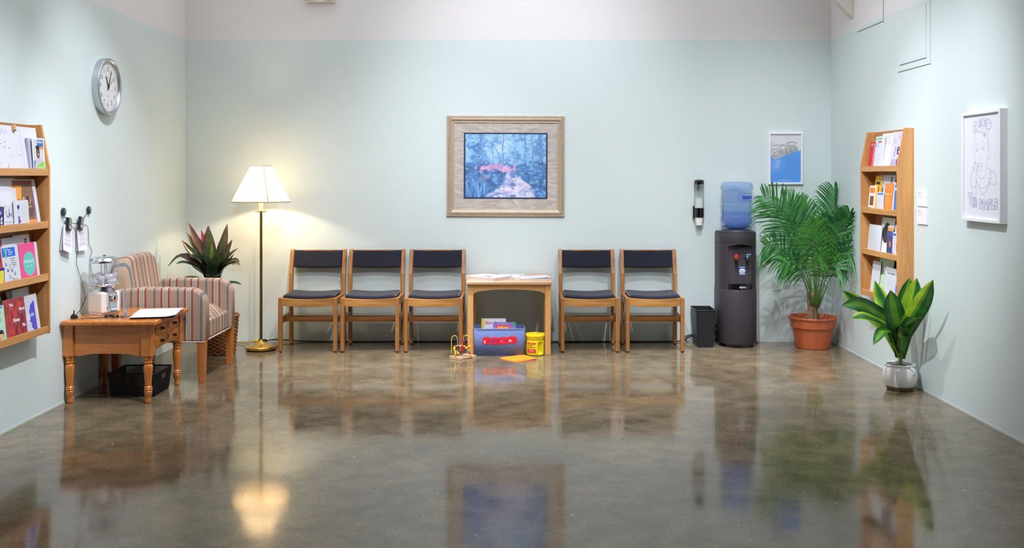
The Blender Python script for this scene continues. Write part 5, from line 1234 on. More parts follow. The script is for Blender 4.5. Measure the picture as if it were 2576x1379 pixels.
leaflet('L', 0, 5.285, 5.445, .180, .064, .022, 'dark booklet with a yellow band, tucked behind the maroon magazine in the left rack', paper(40, 38, 44), a, .006)
def maroon_mat():
    m, nt, b = newmat('maroon_cover'); tc = nt.nodes.new('ShaderNodeTexCoord'); mp = nt.nodes.new('ShaderNodeMapping'); mp.inputs['Scale'].default_value = (1, 5, 2.4); n = nt.nodes.new('ShaderNodeTexNoise'); n.inputs['Scale'].default_value = 2.6; n.inputs['Distortion'].default_value = 1.4
    r = nt.nodes.new('ShaderNodeValToRGB'); r.color_ramp.elements[0].position = .35; r.color_ramp.elements[1].position = .62; r.color_ramp.elements[0].color = (*lin((92, 26, 54)), 1); r.color_ramp.elements[1].color = (*lin((206, 66, 62)), 1)
    L = nt.links.new; L(tc.outputs['Object'], mp.inputs[0]); L(mp.outputs[0], n.inputs[0]); L(n.outputs['Fac'], r.inputs[0]); L(r.outputs[0], b.inputs['Base Color']); b.inputs['Roughness'].default_value = .4
    return m
def a(A, w, h):
    for s, x, y, f in (('No', .26, .82, .17), ('More', .70, .68, .26), ('Sleep', .36, .44, .32), ('No', .78, .28, .16), ('More', .38, .03, .26)): A.text(s, x*w, y*h, .026, wht, fit=f*w, bold=.035)
    A.lines(.28*w, .78*h, .10*w, 2, .006, W2, .0014); A.lines(.72*w, .64*h, .14*w, 2, .006, W2, .0014); A.line([(.08*w, .1*h), (.08*w, .9*h)], .0025, paper(150, 90, 100))
leaflet('L', 0, 5.372, 5.598, .195, .078, .038, 'maroon magazine reading No More Sleep in the bottom pocket of the left rack', maroon_mat(), a, .006, 'magazine', 'magazine', PAGES)
def a(A, w, h):
    A.rect(.05*w, .02*h, .80*w, .83*h, paper(206, 208, 232)); A.poly([(.05*w, .72*h), (.16*w, .68*h), (.30*w, .56*h), (.36*w, .42*h), (.33*w, .34*h), (.42*w, .27*h), (.36*w, .22*h), (.38*w, .12*h), (.28*w, .08*h), (.24*w, .02*h), (.05*w, .02*h)], vio)
    A.poly([(.82*w, .83*h), (.66*w, .74*h), (.58*w, .58*h), (.60*w, .44*h), (.55*w, .34*h), (.62*w, .30*h), (.62*w, .18*h), (.72*w, .10*h), (.85*w, .06*h), (.85*w, .83*h)], vio)
    A.text('NEUTRALIZE', .12*w, .46*h, .021, wht, fit=.66*w, bold=.03); A.text('IT FREE', .22*w, .38*h, .021, wht, fit=.38*w, bold=.03); A.lines(.12*w, .94*h, .6*w, 2, .007, G1, .0014)
leaflet('L', 0, 5.508, 5.760, .192, .070, .028, 'white leaflet with two purple face profiles in the bottom pocket of the left rack', W_, a, .004)
# --- right rack, top pocket (larger y = further left in the picture)
def a(A, w, h):
    for k in range(14): A.rect(.72*w, (.03+.067*k)*h, .26*w, .028*h, paper(244, 200, 200))
    A.ell(.4*w, .9*h, .1*w, .05*h, paper(240, 210, 210))
leaflet('R', 3, 7.30, 7.405, .175, .066, .034, 'red spiral-bound booklet at the far end of the top pocket of the right rack', paper(206, 44, 60), a, .008, 'booklet', 'booklet')
def a(A, w, h):
    A.rect(.06*w, .86*h, .1*w, .1*h, paper(120, 190, 226)); A.rect(.2*w, .90*h, .5*w, .05*h, paper(130, 196, 110)); A.rect(.35*w, .81*h, .3*w, .05*h, paper(226, 70, 60)); A.rect(.1*w, .7*h, .1*w, .1*h, paper(110, 170, 214)); A.rect(.3*w, .66*h, .03*w, .2*h, vio); A.rect(.02*w, 0, .5*w, .03*h, paper(236, 120, 60)); A.lines(.2*w, .46*h, .5*w, 8, .012, G1, .002)
leaflet('R', 3, 7.12, 7.31, .212, .062, .028, 'white sheet with small bright coloured bars in the top pocket of the right rack', W_, a, .003)
def a(A, w, h):
    A.lines(.08*w, .92*h, .62*w, 5, .013, GREY, .003); p = paper(186, 188, 194)
    A.line([(q.x, q.y) for q in spl([(.30*w, .62*h, 0), (.5*w, .66*h, 0), (.74*w, .60*h, 0), (.5*w, .50*h, 0), (.38*w, .44*h, 0), (.5*w, .40*h, 0), (.62*w, .52*h, 0), (.42*w, .34*h, 0), (.30*w, .2*h, 0)], 6)], .002, p); A.line([(.3*w, .62*h), (.24*w, .4*h)], .002, p); A.lines(.02*w, .02*h, .6*w, 1, .01, GREY, .002)
leaflet('R', 3, 6.94, 7.205, .228, .056, .016, 'cream sheet with a faint line-drawn hand in the top pocket of the right rack', paper(236, 234, 230), a, .003)
def a(A, w, h):
    dk = paper(52, 40, 130); A.text('eel', .90*w, .50*h, .12, dk, fit=.62*w, bold=.02, rot=0); A.text('olli', .72*w, .10*h, .12, dk, fit=.56*w, bold=.02)
    A.lines(.45*w, .92*h, .4*w, 4, .012, paper(130, 120, 180), .002); A.lines(.1*w, .76*h, .3*w, 3, .012, paper(130, 120, 180), .002)
def a(A, w, h):
    dk = paper(52, 40, 130)
    A.text('ee', .46*w, .40*h, .115, dk, fit=.46*w, bold=.02); A.line([(.30*w, .34*h), (.36*w, .62*h)], .008, dk); A.text('o', .50*w, .10*h, .115, dk, fit=.28*w, bold=.02)
    for x in (.12, .24, .38): A.line([(x*w, .02*h), ((x+.04)*w, .28*h)], .007, dk)
    A.lines(.45*w, .92*h, .45*w, 4, .012, paper(130, 120, 180), .002); A.lines(.12*w, .78*h, .24*w, 3, .012, paper(130, 120, 180), .002)
leaflet('R', 3, 6.762, 6.99, .232, .062, .020, 'lavender booklet with large dark violet letters in the top pocket of the right rack', paper(206, 200, 232), a, .004, 'booklet', 'booklet')
# --- right rack, second pocket
leaflet('R', 2, 7.20, 7.335, .230, .058, .018, 'yellow booklet at the back of the second pocket of the right rack', paper(248, 200, 50), lambda A, w, h: (A.rect(.15*w, .76*h, .6*w, .08*h, INK), A.rect(0, .60*h, w, .05*h, orp)), .006, 'booklet', 'booklet')
leaflet('R', 2, 6.96, 7.255, .235, .054, .014, 'pale grey brochure with black word, second pocket of the right rack', W_, lambda A, w, h: (A.text('planning', .06*w, .78*h, .02, INK, fit=.24*w, shear=.2), A.rect(.14*w, .40*h, .18*w, .27*h, paper(110, 112, 120)), A.rect(.72*w, .72*h, .1*w, .24*h, paper(120, 100, 96)), A.lines(.08*w, .26*h, .3*w, 6, .012, G1, .002)), .003)
leaflet('R', 2, 7.26, 7.385, .158, .076, .046, 'orange-headed leaflet with dark photo, far end of second pocket of the right rack', paper(240, 226, 210), lambda A, w, h: (A.rect(.1*w, .72*h, .8*w, .2*h, paper(240, 130, 50)), A.rect(.2*w, .24*h, .6*w, .36*h, paper(120, 84, 70)), A.rect(.0*w, .02*h, .5*w, .14*h, paper(60, 60, 80))), .003)
leaflet('R', 2, 7.235, 7.30, .165, .070, .042, 'narrow orange-yellow leaflet in the second pocket of the right rack', paper(250, 190, 96), None, .004)
def a(A, w, h): A.rect(.05*w, .88*h, .9*w, .08*h, paper(80, 130, 210)); A.rect(.5*w, .5*h, .4*w, .3*h, paper(214, 220, 236)); A.lines(.1*w, .7*h, .7*w, 7, .013, paper(190, 200, 226), .002)
leaflet('R', 2, 7.06, 7.19, .112, .086, .062, 'white leaflet with a blue bar in the second pocket of the right rack', W_, a, .003)
leaflet('R', 2, 6.985, 7.10, .185, .074, .040, 'leaflet with a pink and teal panel beside the orange one in the right rack', W_, lambda A, w, h: (A.rect(.1*w, .70*h, .8*w, .26*h, paper(206, 80, 150)), A.rect(.1*w, .62*h, .8*w, .06*h, paper(90, 180, 190)), A.text('LIFE', .18*w, .78*h, .03, wht, fit=.6*w, bold=.03), A.ell(.4*w, .42*h, .14*w, .1*h, paper(230, 180, 120))), .003)
leaflet('R', 2, 6.915, 7.055, .178, .080, .050, 'bright orange brochure in the second pocket of the right rack', paper(246, 140, 60), lambda A, w, h: (A.rect(0, .70*h, w, .03*h, paper(226, 110, 40)), A.text('Support', .1*w, .62*h, .02, paper(255, 214, 170), fit=.7*w, bold=.02), A.lines(.1*w, .5*h, .6*w, 3, .014, paper(255, 196, 140), .003)), .004)
leaflet('R', 2, 6.845, 6.93, .185, .074, .042, 'white leaflet with a pink stripe in the second pocket of the right rack', W_, lambda A, w, h: A.rect(.5*w, 0, .15*w, h, paper(214, 96, 160)), .004)
leaflet('R', 2, 6.79, 6.875, .170, .082, .054, 'blue leaflet second from the near end of the second pocket of the right rack', paper(76, 116, 200), lambda A, w, h: A.rect(.1*w, .8*h, .8*w, .1*h, W_), .003)
leaflet('R', 2, 6.762, 6.83, .120, .086, .062, 'short green leaflet at the near end of the second pocket of the right rack', paper(90, 150, 110), None, .003)
# --- right rack, third pocket
leaflet('R', 1, 7.15, 7.412, .178, .066, .040, 'curled white sheet at the left of the third pocket of the right rack', W_, lambda A, w, h: (A.rect(.18*w, .84*h, .2*w, .012*h, GREY), A.rect(.14*w, .08*h, .2*w, .16*h, G1)), .002, curl=.02)
leaflet('R', 1, 6.965, 7.215, .236, .058, .014, 'tall white book with a black oval in the third pocket of the right rack', paper(238, 236, 230), lambda A, w, h: (A.ell(.46*w, .60*h, .27*w, .27*h, INK, 36), A.ell(.46*w, .60*h, .24*w, .25*h, paper(64, 64, 68), 36), A.rect(.4*w, .14*h, .2*w, .008*h, G1)), .020, 'book', 'book', paper(120, 160, 150))
leaflet('R', 1, 6.92, 7.01, .185, .078, .050, 'narrow yellow-topped leaflet beside the black oval book', W_, lambda A, w, h: (A.rect(0, .76*h, w, .2*h, orp), A.rect(0, 0, w, .1*h, paper(130, 120, 200))), .004)
def a(A, w, h): A.rect(.1*w, .2*h, .8*w, .6*h, paper(60, 80, 130)); A.ell(.4*w, .55*h, .14*w, .2*h, paper(180, 60, 60)); A.rect(.2*w, .08*h, .4*w, .05*h, W_); A.ell(.6*w, .5*h, .1*w, .12*h, paper(220, 170, 130))
leaflet('R', 1, 6.895, 7.0, .150, .086, .062, 'navy photo leaflet in front of the third pocket of the right rack', paper(84, 92, 140), a, .003)
leaflet('R', 1, 6.79, 6.905, .195, .070, .040, 'white leaflet with a dark circular stamp in the third pocket of the right rack', W2, lambda A, w, h: (A.rect(0, .74*h, w, .24*h, paper(206, 200, 190)), A.ell(.5*w, .86*h, .2*w, .07*h, INK)), .003)
leaflet('R', 1, 6.80, 6.90, .148, .084, .060, 'small white leaflet with purple strip in the third pocket of the right rack', W_, lambda A, w, h: (A.rect(.1*w, .86*h, .7*w, .08*h, vio), A.rect(.4*w, .1*h, .12*w, .7*h, paper(206, 200, 236)), A.ell(.2*w, .16*h, .1*w, .05*h, paper(220, 90, 140))), .003)
leaflet('R', 1, 6.762, 6.83, .135, .088, .064, 'peach figure leaflet at the near end of the third pocket of the right rack', paper(240, 216, 206), lambda A, w, h: A.ell(.4*w, .5*h, .3*w, .28*h, paper(222, 120, 100)), .003)
# --- right rack, bottom pocket
leaflet('R', 0, 7.20, 7.36, .215, .066, .030, 'plain white sheet at the left of the bottom pocket of the right rack', W_, None, .003)
leaflet('R', 0, 6.99, 7.265, .245, .056, .014, 'pale green booklet with a dark oval in the bottom pocket of the right rack', paper(196, 220, 190), lambda A, w, h: (A.ell(.26*w, .68*h, .13*w, .11*h, paper(120, 112, 104), 28), A.rect(.55*w, .84*h, .3*w, .01*h, INK), A.rect(.3*w, .4*h, .1*w, .006*h, GREY), A.rect(.6*w, .4*h, .2*w, .006*h, GREY)), .006, 'booklet', 'booklet', paper(90, 110, 90))
leaflet('R', 0, 6.78, 7.075, .195, .074, .042, 'white letter with a bold heading in the bottom pocket of the right rack', W_, lambda A, w, h: (A.text('Your Choice Matters', .12*w, .80*h, .022, paper(60, 64, 70), fit=.5*w, bold=.02), A.lines(.1*w, .6*h, .7*w, 5, .014, G1, .002)), .003)
leaflet('R', 0, 6.762, 6.895, .130, .086, .062, 'white leaflet with a violet splash in the bottom pocket of the right rack', W_, lambda A, w, h: (A.ell(.5*w, .5*h, .12*w, .3*h, paper(160, 130, 226)), A.ell(.6*w, .6*h, .1*w, .12*h, vio)), .003)
# ------------------------------------------------------------------ water cooler and bottle
coolb = mat('cooler_charcoal', (62, 56, 62), .5, spec=.4, noise=.08, nscale=300, bump=.12, bscale=900); coolp = mat('cooler_panel', (72, 66, 72), .55, spec=.35); gloss = mat('gloss_black', (10, 10, 14), .12, coat=.5)
t = thing('water_cooler', 'tall charcoal water cooler standing against the back wall', 'water cooler', (1.848, 8.357, 0))
def Dsec(r, yb=.15, n=36):
    pts = [(r*math.cos(PI+PI*k/n), r*math.sin(PI+PI*k/n)) for k in range(n+1)]
    return pts+[(r, yb), (-r, yb)]
def dwall(mb, r0, r1, z0, z1, m, cut=None, n=36, capb=False, capt=False):
    mb.prism(Dsec(r0), 'Z', z0, z1, m, sm=True)
mb = MB(); mb.prism(Dsec(.150), 'Z', 0, .03, gloss); mb.build('plinth', t)
mb = MB(); mb.prism(Dsec(.161), 'Z', .028, .480, coolb, sm=True); mb.build('lower_body', t, .004)
# upper body: the drum is cut away in front to make the tap recess
hwid = .098; yr = -.098          # half width and depth of the recess back
def cutsec(r=.156, n=36):
    pts = []
    a1 = math.acos(hwid/r)
    for k in range(n//2+1): a = PI+(PI/2-(PI/2-a1) if False else (a1))*k/(n//2); pts.append((r*math.cos(a), r*math.sin(a)))
    pts += [(-hwid, yr), (hwid, yr)]
    for k in range(n//2+1): a = 2*PI-a1+a1*k/(n//2); pts.append((r*math.cos(a), r*math.sin(a)))
    return pts+[(r, .15), (-r, .15)]
mb = MB(); mb.prism(cutsec(), 'Z', .478, .858, coolb); mb.build('upper_body', t)
MB().box(-hwid, hwid, yr-.004, yr, .48, .86, coolp).build('recess_panel', t)
mb = MB(); n = 36
def hood(u, v):
    a = PI+PI*u; r = .156; k = max(0., 1-(abs(r*math.cos(a))/hwid)**2) if abs(r*math.cos(a)) < hwid else 0
    zb = .820+.040*k*0+(0 if abs(r*math.cos(a)) < hwid else .0)
    z0 = .856-.0*k-.018*(1-k)
    return (r*math.cos(a), r*math.sin(a), z0+(.861-z0)*v)
mb.grid(hood, 48, 6, coolb); mb.prism(Dsec(.156), 'Z', .856, .858, coolb); mb.build('hood', t)
mb = MB(); mb.prism(Dsec(.156), 'Z', .8575, .947, coolb, sm=True); mb.prism([(x*.97, y*.97) for x, y in Dsec(.156)], 'Z', .947, .957, coolb, sm=True); mb.build('top_shell', t, .0015)
MB().lathe([(.118, .955), (.112, .968), (.085, .975), (.062, .98), (.055, .972), (0, .970)], coolb, 48, (0, -.002, 0)).build('bottle_seat', t)
# black plate standing in for the shade in the slot above the taps
mb = MB(); mb.prism([(.100*math.cos(PI+PI*k/20), .856+.030*math.sin(PI+PI*k/20)+.004) for k in range(21)], 'Y', -.112, -.098, gloss); mb.build('scoop_shade', t)
mb = MB(); mb.prism([(q[0], q[1]) for q in [(.158*math.cos(math.radians(d)), .158*math.sin(math.radians(d))) for d in range(232, 309, 4)]]+[(.097, -.09), (-.097, -.09)], 'Z', .478, .531, gloss); dt = mb.build('drip_tray', t, .002)
def bend_text(mb, s, r, z, size, fit, m, bold=0., shear=0., x0=0.):
    vs, fs = textgeo(s, bold, shear); a = min(p[0] for p in vs); b = max(p[0] for p in vs); k = fit/(b-a)
    def q(p): x = (p[0]-(a+b)/2)*k+x0; return (x, -math.sqrt(r*r-x*x), z+p[1]*size)
    mb.add([q(p) for p in vs], fs, m)
mb = MB(); bend_text(mb, 'Alpine', .1588, .496, .024, .060, wht, .01, .25, .012); mb.build('nameplate', dt)
tapr = mat('tap_red', (226, 44, 34), .35); tapb = mat('tap_blue', (130, 170, 220), .3); tapk = mat('tap_black', (12, 12, 16), .4)
for x, m, nm in ((-.034, tapr, 'hot_tap'), (.055, tapb, 'cold_tap')):
    tp_ = MB().tube(spl([(x, yr, .735), (x, yr-.026, .735), (x, yr-.036, .722), (x, yr-.037, .700)], 5), .0125, tapk, 12).build(nm, t)
    mb = MB()
    if m is tapr: mb.prism([(-.017, 0), (.012, -.006), (.010, .034), (-.002, .038), (-.016, .018)], 'Y', yr-.050, yr-.026, m, M=Matrix.Translation((x, 0, .738)))
    else: mb.box(x-.004, x+.028, yr-.054, yr-.034, .768, .775, m); mb.box(x-.006, x+.008, yr-.050, yr-.030, .742, .775, m)
    mb.build('lever', tp_, .003)
mb = MB(); mb.box(-.010, .052, yr-.0052, yr-.004, .600, .672, paper(44, 84, 150)); A = Art(mb, (-.010, yr-.0052, .600), (1, 0, 0), (0, 0, 1))
A.poly([(.004, .034), (.016, .052), (.046, .052), (.058, .034), (.046, .018), (.016, .018)], wht); A.text('Absopure', .031, .032, .010, paper(40, 80, 170), fit=.044, center=True, bold=.03); A.lines(.018, .028, .026, 2, .005, INK, .002); A.rect(.010, .062, .042, .004, wht); A.rect(.006, .010, .05, .004, wht); A.rect(.008, .004, .046, .003, wht); mb.build('sticker', t)
# power lead of the cooler
cord('cooler_lead', 'black looped power lead on the floor behind the wastebasket and cooler', [V(1.46, 8.514, .006), V(1.40, 8.513, .03), V(1.46, 8.516, .055), V(1.60, 8.516, .085), V(1.72, 8.517, .10), V(1.69, 8.517, .14), V(1.60, 8.517, .125), V(1.66, 8.516, .035), V(1.74, 8.516, .010), V(1.9, 8.517, .010), V(2.03, 8.515, .012), V(2.05, 8.47, .006)], .0042, blk)
# bottle, upside down on the cooler
botm = clear('blue_bottle', tint=(224, 234, 250), gloss=.06, rough=.06, haze=.28, hazecol=(196, 220, 250))
watm = clear('bottled_water', tint=(206, 226, 250), gloss=.02, rough=.02, haze=.14, hazecol=(130, 182, 248))
t = thing('water_bottle', 'blue clear water bottle upside down on top of the cooler', 'bottle', (1.848, 8.363, .972))
bp = [(.0, .40), (.06, .402), (.106, .400), (.124, .390), (.133, .372), (.135, .352), (.135, .335), (.130, .330), (.129, .322), (.129, .232), (.126, .226), (.126, .216), (.131, .210), (.131, .190), (.129, .186), (.129, .120), (.133, .112), (.134, .100), (.134, .066), (.131, .062), (.131, .058), (.126, .046), (.110, .026), (.080, .012), (.060, .006), (.036, .002), (.030, -.002), (0, -.002)]
MB().lathe(bp, botm, 64).build('bottle_body', t)
MB().lathe([(0, .150), (.126, .150), (.1265, .118), (.130, .106), (.131, .070), (.123, .048), (.106, .028), (.078, .014), (.04, .006), (0, .004)], watm, 56).build('water', t)
mb = MB(); ink = paper(44, 66, 200); r = .1296
def bl(pts, w_, m):
    for a_, b_ in zip(pts, pts[1:]+pts[:1]):
        d = Vector((b_[0]-a_[0], b_[1]-a_[1])); n_ = Vector((-d.y, d.x)).normalized()*w_/2
        k = 8; vs = []
        for i in range(k+1):
            for s in (1, -1): x = a_[0]+d.x*i/k+n_.x*s; vs.append((x, -math.sqrt(max(1e-6, r*r-x*x)), a_[1]+d.y*i/k+n_.y*s))
        mb.add(vs, [(2*i, 2*i+1, 2*i+3, 2*i+2) for i in range(k)], m)
bl([(-.006, .238), (.112, .238), (.116, .244), (.116, .298), (.112, .304), (-.002, .304), (-.008, .298), (-.008, .244)], .0022, ink)
bend_text(mb, 'Absopure', r, .266, .036, .098, ink, .045, .1, .058); bl([(.02, .258), (.104, .262), (.104, .266), (.02, .262)], .004, ink); bend_text(mb, 'Delivering Quality Since 1908', r, .247, .009, .088, ink, .01, 0, .060); mb.build('printed_label', t)
# ------------------------------------------------------------------ cup dispenser and paper cups
t = thing('cup_dispenser', 'clear wall cup dispenser with black cap and band left of the cooler', 'dispenser', (1.553, 8.478, 1.0))
cupw = mat('paper_cup_white', (250, 247, 240), .6)
MB().lathe([(.042, .350), (.042, .378), (.036, .386), (.015, .392), (0, .393)], gloss, 36).build('cap', t)
MB().lathe([(.0405, .120), (.0405, .352)], clear('dispenser_tube', tint=(236, 242, 242), gloss=.08, rough=.05, haze=.12), 40).build('tube', t)
mb = MB(); mb.lathe([(.034, .068), (.0415, .070), (.0415, .148), (.039, .148)], gloss, 40); mb.build('collar', t)
mb = MB(); mb.box(-.05, -.04, .006, .047, .060, .166, gloss); mb.box(-.048, -.036, .0, .02, .08, .14, gloss); mb.box(-.012, .012, .040, .047, .30, .36, gloss); mb.build('wall_bracket', t, .002)
def cup(z, label):
    o = MB().lathe([(0, .001), (.0265, .001), (.0268, 0), (.0365, .082), (.0382, .083), (.0382, .086), (.0355, .085), (.026, .004), (0, .004)], cupw, 32).build('paper_cup'); o.location = (1.553, 8.478, z); return tag(o, label, 'cup', 'paper cups in the dispenser')
cb = cup(1.002, 'lowest white paper cup poking out under the cup dispenser')
for k in range(10):
    o = cb.copy(); COL.objects.link(o); o.location.z = 1.002+.0145*(k+1)+.0; o['label'] = 'white paper cup nested in the stack inside the clear dispenser tube'
# ------------------------------------------------------------------ wastebasket
bin_ = mat('black_bin_plastic', (30, 32, 38), .45)
t = thing('wastebasket', 'black rectangular wastebasket between the chairs and the water cooler', 'wastebasket', (1.565, 8.365, 0))
hx, hy, H = .080, .140, .308; tp = .014
mb = MB()
def rl(kx, ky, z, r=.012, n=4):
    o = []
    for sx, sy, a0 in ((1, 1, 0), (-1, 1, PI/2), (-1, -1, PI), (1, -1, 1.5*PI)):
        for i in range(n+1): a = a0+PI/2*i/n; o.append((sx*(kx-r)+r*math.cos(a), sy*(ky-r)+r*math.sin(a), z))
    return o
Ls = [rl(hx-tp, hy-tp, 0), rl(hx, hy, H), rl(hx-.003, hy-.003, H), rl(hx-tp-.003, hy-tp-.003, .004)]; n = len(Ls[0])
mb.add([p for l in Ls for p in l], [(i*n+k, i*n+(k+1) % n, (i+1)*n+(k+1) % n, (i+1)*n+k) for i in range(3) for k in range(n)]+[tuple(range(n))[::-1], tuple(range(3*n, 4*n))], bin_); mb.build('body', t)
MB().tube(rl(hx+.001, hy+.001, H), .004, bin_, 8, closed=True).build('rim', t)
# ------------------------------------------------------------------ palm in a terracotta pot
terra = mat('terracotta_plastic', (192, 98, 56), .45, noise=.06, nscale=20)
PX, PY = 2.455, 8.255
t = thing('potted_palm', 'tall feathery palm in a terracotta pot in the right corner', 'plant', (PX, PY, 0))
mb = MB(); mb.lathe([(0, .004), (.132, .0), (.138, .004), (.166, .168), (.180, .172), (.186, .232), (.198, .244), (.200, .252), (.196, .258), (.186, .256), (.176, .236), (.160, .20)], terra, 64); mb.build('pot', t)
MB().disc(.166, .215, soil, 40).build('soil', t)
pst = mat('palm_stem', (92, 138, 66), .6); pb = mat('palm_sheath', (150, 120, 92), .8, noise=.3, nscale=40)
mb = MB()
for i in range(6):
    a = i*1.05; x, y = .022*math.cos(a), .022*math.sin(a)
    mb.tube(spl([(x, y, .20), (x*1.2, y*1.2, .32), (x*1.8, y*1.8, .46)], 4), [.020-.0007*k for k in range(9)], pb, 10)
mb.build('stem', t)
pg = [leafmat('palm_green', (74, 148, 72), .4, .3), leafmat('palm_green_deep', (52, 120, 66), .4, .3), leafmat('palm_green_fresh', (98, 172, 70), .4, .35)]
pbase = V(PX, PY, 0)
def clampw(p):
    q = p+pbase
    mx_, my_ = XR-.02, YB-.015
    if q.x > mx_-.04: q.x = mx_-.04+.04*math.tanh((q.x-mx_+.04)/.04)
    if q.y > my_-.04: q.y = my_-.04+.04*math.tanh((q.y-my_+.04)/.04)
    return q-pbase
def frond(pts, nl, L, mi, start=.34, droop=.5, spread=1.15, seed=0, side=None):
    """pts = rachis through picture points with depth; leaflets in two ranks"""
    r = random.Random(seed); C = [clampw(PW3(*p)-pbase) for p in pts]
    C = [V(C[0].x*.15, C[0].y*.1, .30)]+C if False else C
    S_ = spl(C, 14); n = len(S_)-1; mb = MB()
    mb.tube(S_, [.0055*(1-.8*k/n)+.0009 for k in range(n+1)], pst, 6)
    for i in range(nl):
        u = start+(1-start)*(i+.5)/nl; k = u*n; k0 = min(n-1, int(k)); f = k-k0
        p = S_[k0].lerp(S_[k0+1], f); tan = (S_[min(n, k0+2)]-S_[max(0, k0-1)]).normalized()
        lat = tan.cross(V(0, -1, .25)).normalized(); nor = lat.cross(tan).normalized()
        uu = (u-start)/(1-start); ll = L*(.55+.9*uu*(1-uu)*1.9-.25*uu)*r.uniform(.9, 1.1)
        for s in (-1, 1):
            if side and s != side and r.random() < .35: continue
            d = (tan*(1.0-.35*(1-uu))+lat*s*spread*(1-.45*uu)+nor*r.uniform(-.15, .35)).normalized()
            q0 = p; q1 = p+d*ll*.5+V(0, 0, -.02*droop*ll*2); q2 = p+d*ll*.85+V(0, 0, -.16*droop*ll); q3 = p+d*ll+V(0, 0, -.38*droop*ll)
            q = [clampw(x) for x in (q0, q1, q2, q3)]
            w = .0082*(1-.3*uu)*r.uniform(.85, 1.15); prev = None
            up = (nor*.8+V(0, -1, .2)*.5)
            sd = d.cross(up).normalized(); vs = []
            for x, ww in zip(q, (.45, 1., .62, .04)):
                vs += [x-sd*w*ww, x-up.normalized()*w*.3*ww, x+sd*w*ww]
            m = pg[(mi+(1 if r.random() < .3 else 0)) % 3]
            mb.add(vs, [(3*a_+b_, 3*a_+b_+1, 3*a_+b_+4, 3*a_+b_+3) for a_ in range(3) for b_ in (0, 1)], m, True)
    return mb.build('frond', t)
F = [([(2046, 775, 8.25), (2030, 690, 8.2), (1998, 600, 8.12), (1960, 530, 8.05), (1918, 492, 7.98)], 40, .30, 0, .32, .6),
     ([(2048, 775, 8.25), (2036, 690, 8.25), (2022, 610, 8.26), (2000, 550, 8.28), (1964, 500, 8.3)], 34, .26, 0, .4, .3),
     ([(2042, 770, 8.22), (2020, 700, 8.1), (1988, 650, 8.0), (1955, 622, 7.92), (1925, 618, 7.85)], 32, .24, 1, .35, 1.0),
     ([(2056, 775, 8.25), (2072, 690, 8.27), (2094, 600, 8.3), (2112, 530, 8.32), (2118, 478, 8.34)], 38, .28, 0, .32, .4),
     ([(2058, 775, 8.2), (2080, 690, 8.1), (2108, 620, 8.0), (2128, 570, 7.95), (2140, 535, 7.92)], 34, .25, 1, .35, .7),
     ([(2060, 772, 8.2), (2086, 705, 8.1), (2112, 655, 8.02), (2132, 632, 7.98), (2146, 640, 7.95)], 28, .22, 1, .36, 1.1),
     ([(2050, 772, 8.2), (2050, 690, 8.05), (2048, 630, 7.92), (2042, 585, 7.84), (2034, 560, 7.8)], 32, .24, 2, .3, .8),
     ([(2052, 772, 8.22), (2062, 690, 8.12), (2076, 625, 8.04), (2090, 575, 7.98), (2094, 548, 7.95)], 30, .24, 0, .32, .7),
     ([(2046, 772, 8.2), (2030, 710, 8.05), (2010, 675, 7.95), (1990, 660, 7.88), (1968, 662, 7.84)], 26, .20, 1, .34, 1.1),
     ([(2054, 772, 8.2), (2066, 715, 8.05), (2080, 680, 7.95), (2096, 668, 7.88), (2112, 676, 7.84)], 24, .19, 1, .34, 1.1),
     ([(2050, 772, 8.28), (2046, 680, 8.34), (2036, 600, 8.38), (2020, 545, 8.4), (2004, 510, 8.42)], 28, .22, 1, .4, .4),
     ([(2052, 772, 8.18), (2054, 710, 8.0), (2060, 668, 7.88), (2062, 650, 7.80), (2060, 650, 7.74)], 22, .18, 2, .3, 1.1)]
for i, (pts, nl, L, mi, st_, dr) in enumerate(F): frond(pts, int(nl*.85), L*1.2, mi, st_, dr*1.15, seed=i+11)
# ------------------------------------------------------------------ striped-leaf plant in a white pot
glaze = mat('white_glaze', (238, 236, 238), .15, coat=.6); bare = mat('bare_clay', (116, 96, 72), .7)
DX, DY = 2.552, 6.63
t = thing('striped_leaf_plant', 'lime-edged broadleaf plant in a white glazed pot by the right wall', 'plant', (DX, DY, 0))
mb = MB(); mb.lathe([(0, 0), (.078, 0), (.082, .003), (.092, .030)], bare, 56); mb.lathe([(.092, .030), (.094, .034), (.106, .062), (.111, .092), (.108, .125), (.098, .150), (.092, .158), (.096, .164), (.100, .168), (.099, .174), (.092, .176), (.086, .170), (.086, .14)], glaze, 56); pot = mb.build('pot', t)
for ang in (math.radians(-66), math.radians(114)):
    c, s = math.cos(ang), math.sin(ang); MB().tube(spl([(.097*c, .097*s, .158), (.118*c, .118*s, .152), (.124*c, .124*s, .138), (.116*c, .116*s, .122), (.108*c, .108*s, .118)], 6), [.0085-.0001*k for k in range(25)], glaze, 10).build('lug_handle', pot)
MB().disc(.09, .152, soil, 36).build('soil', t)
MB().tube(spl([(0, 0, .14), (.004, 0, .21), (.0, 0, .28)], 5), .014, mat('green_stem', (140, 156, 96), .6), 10).build('stem', t)
dg = leafmat('dracaena_green', (62, 124, 54), .28, .2); dk = leafmat('dracaena_deep', (40, 96, 50), .28, .2); dl = leafmat('dracaena_lime', (182, 216, 62), .3, .35); dm = leafmat('dracaena_mid', (112, 168, 60), .3, .3)
dbase = V(DX, DY, 0)
strap = lambda u: max(.05, min(1, .35+u*1.6))*(1 if u < .62 else max(.03, 1-((u-.62)/.38)**2.6))
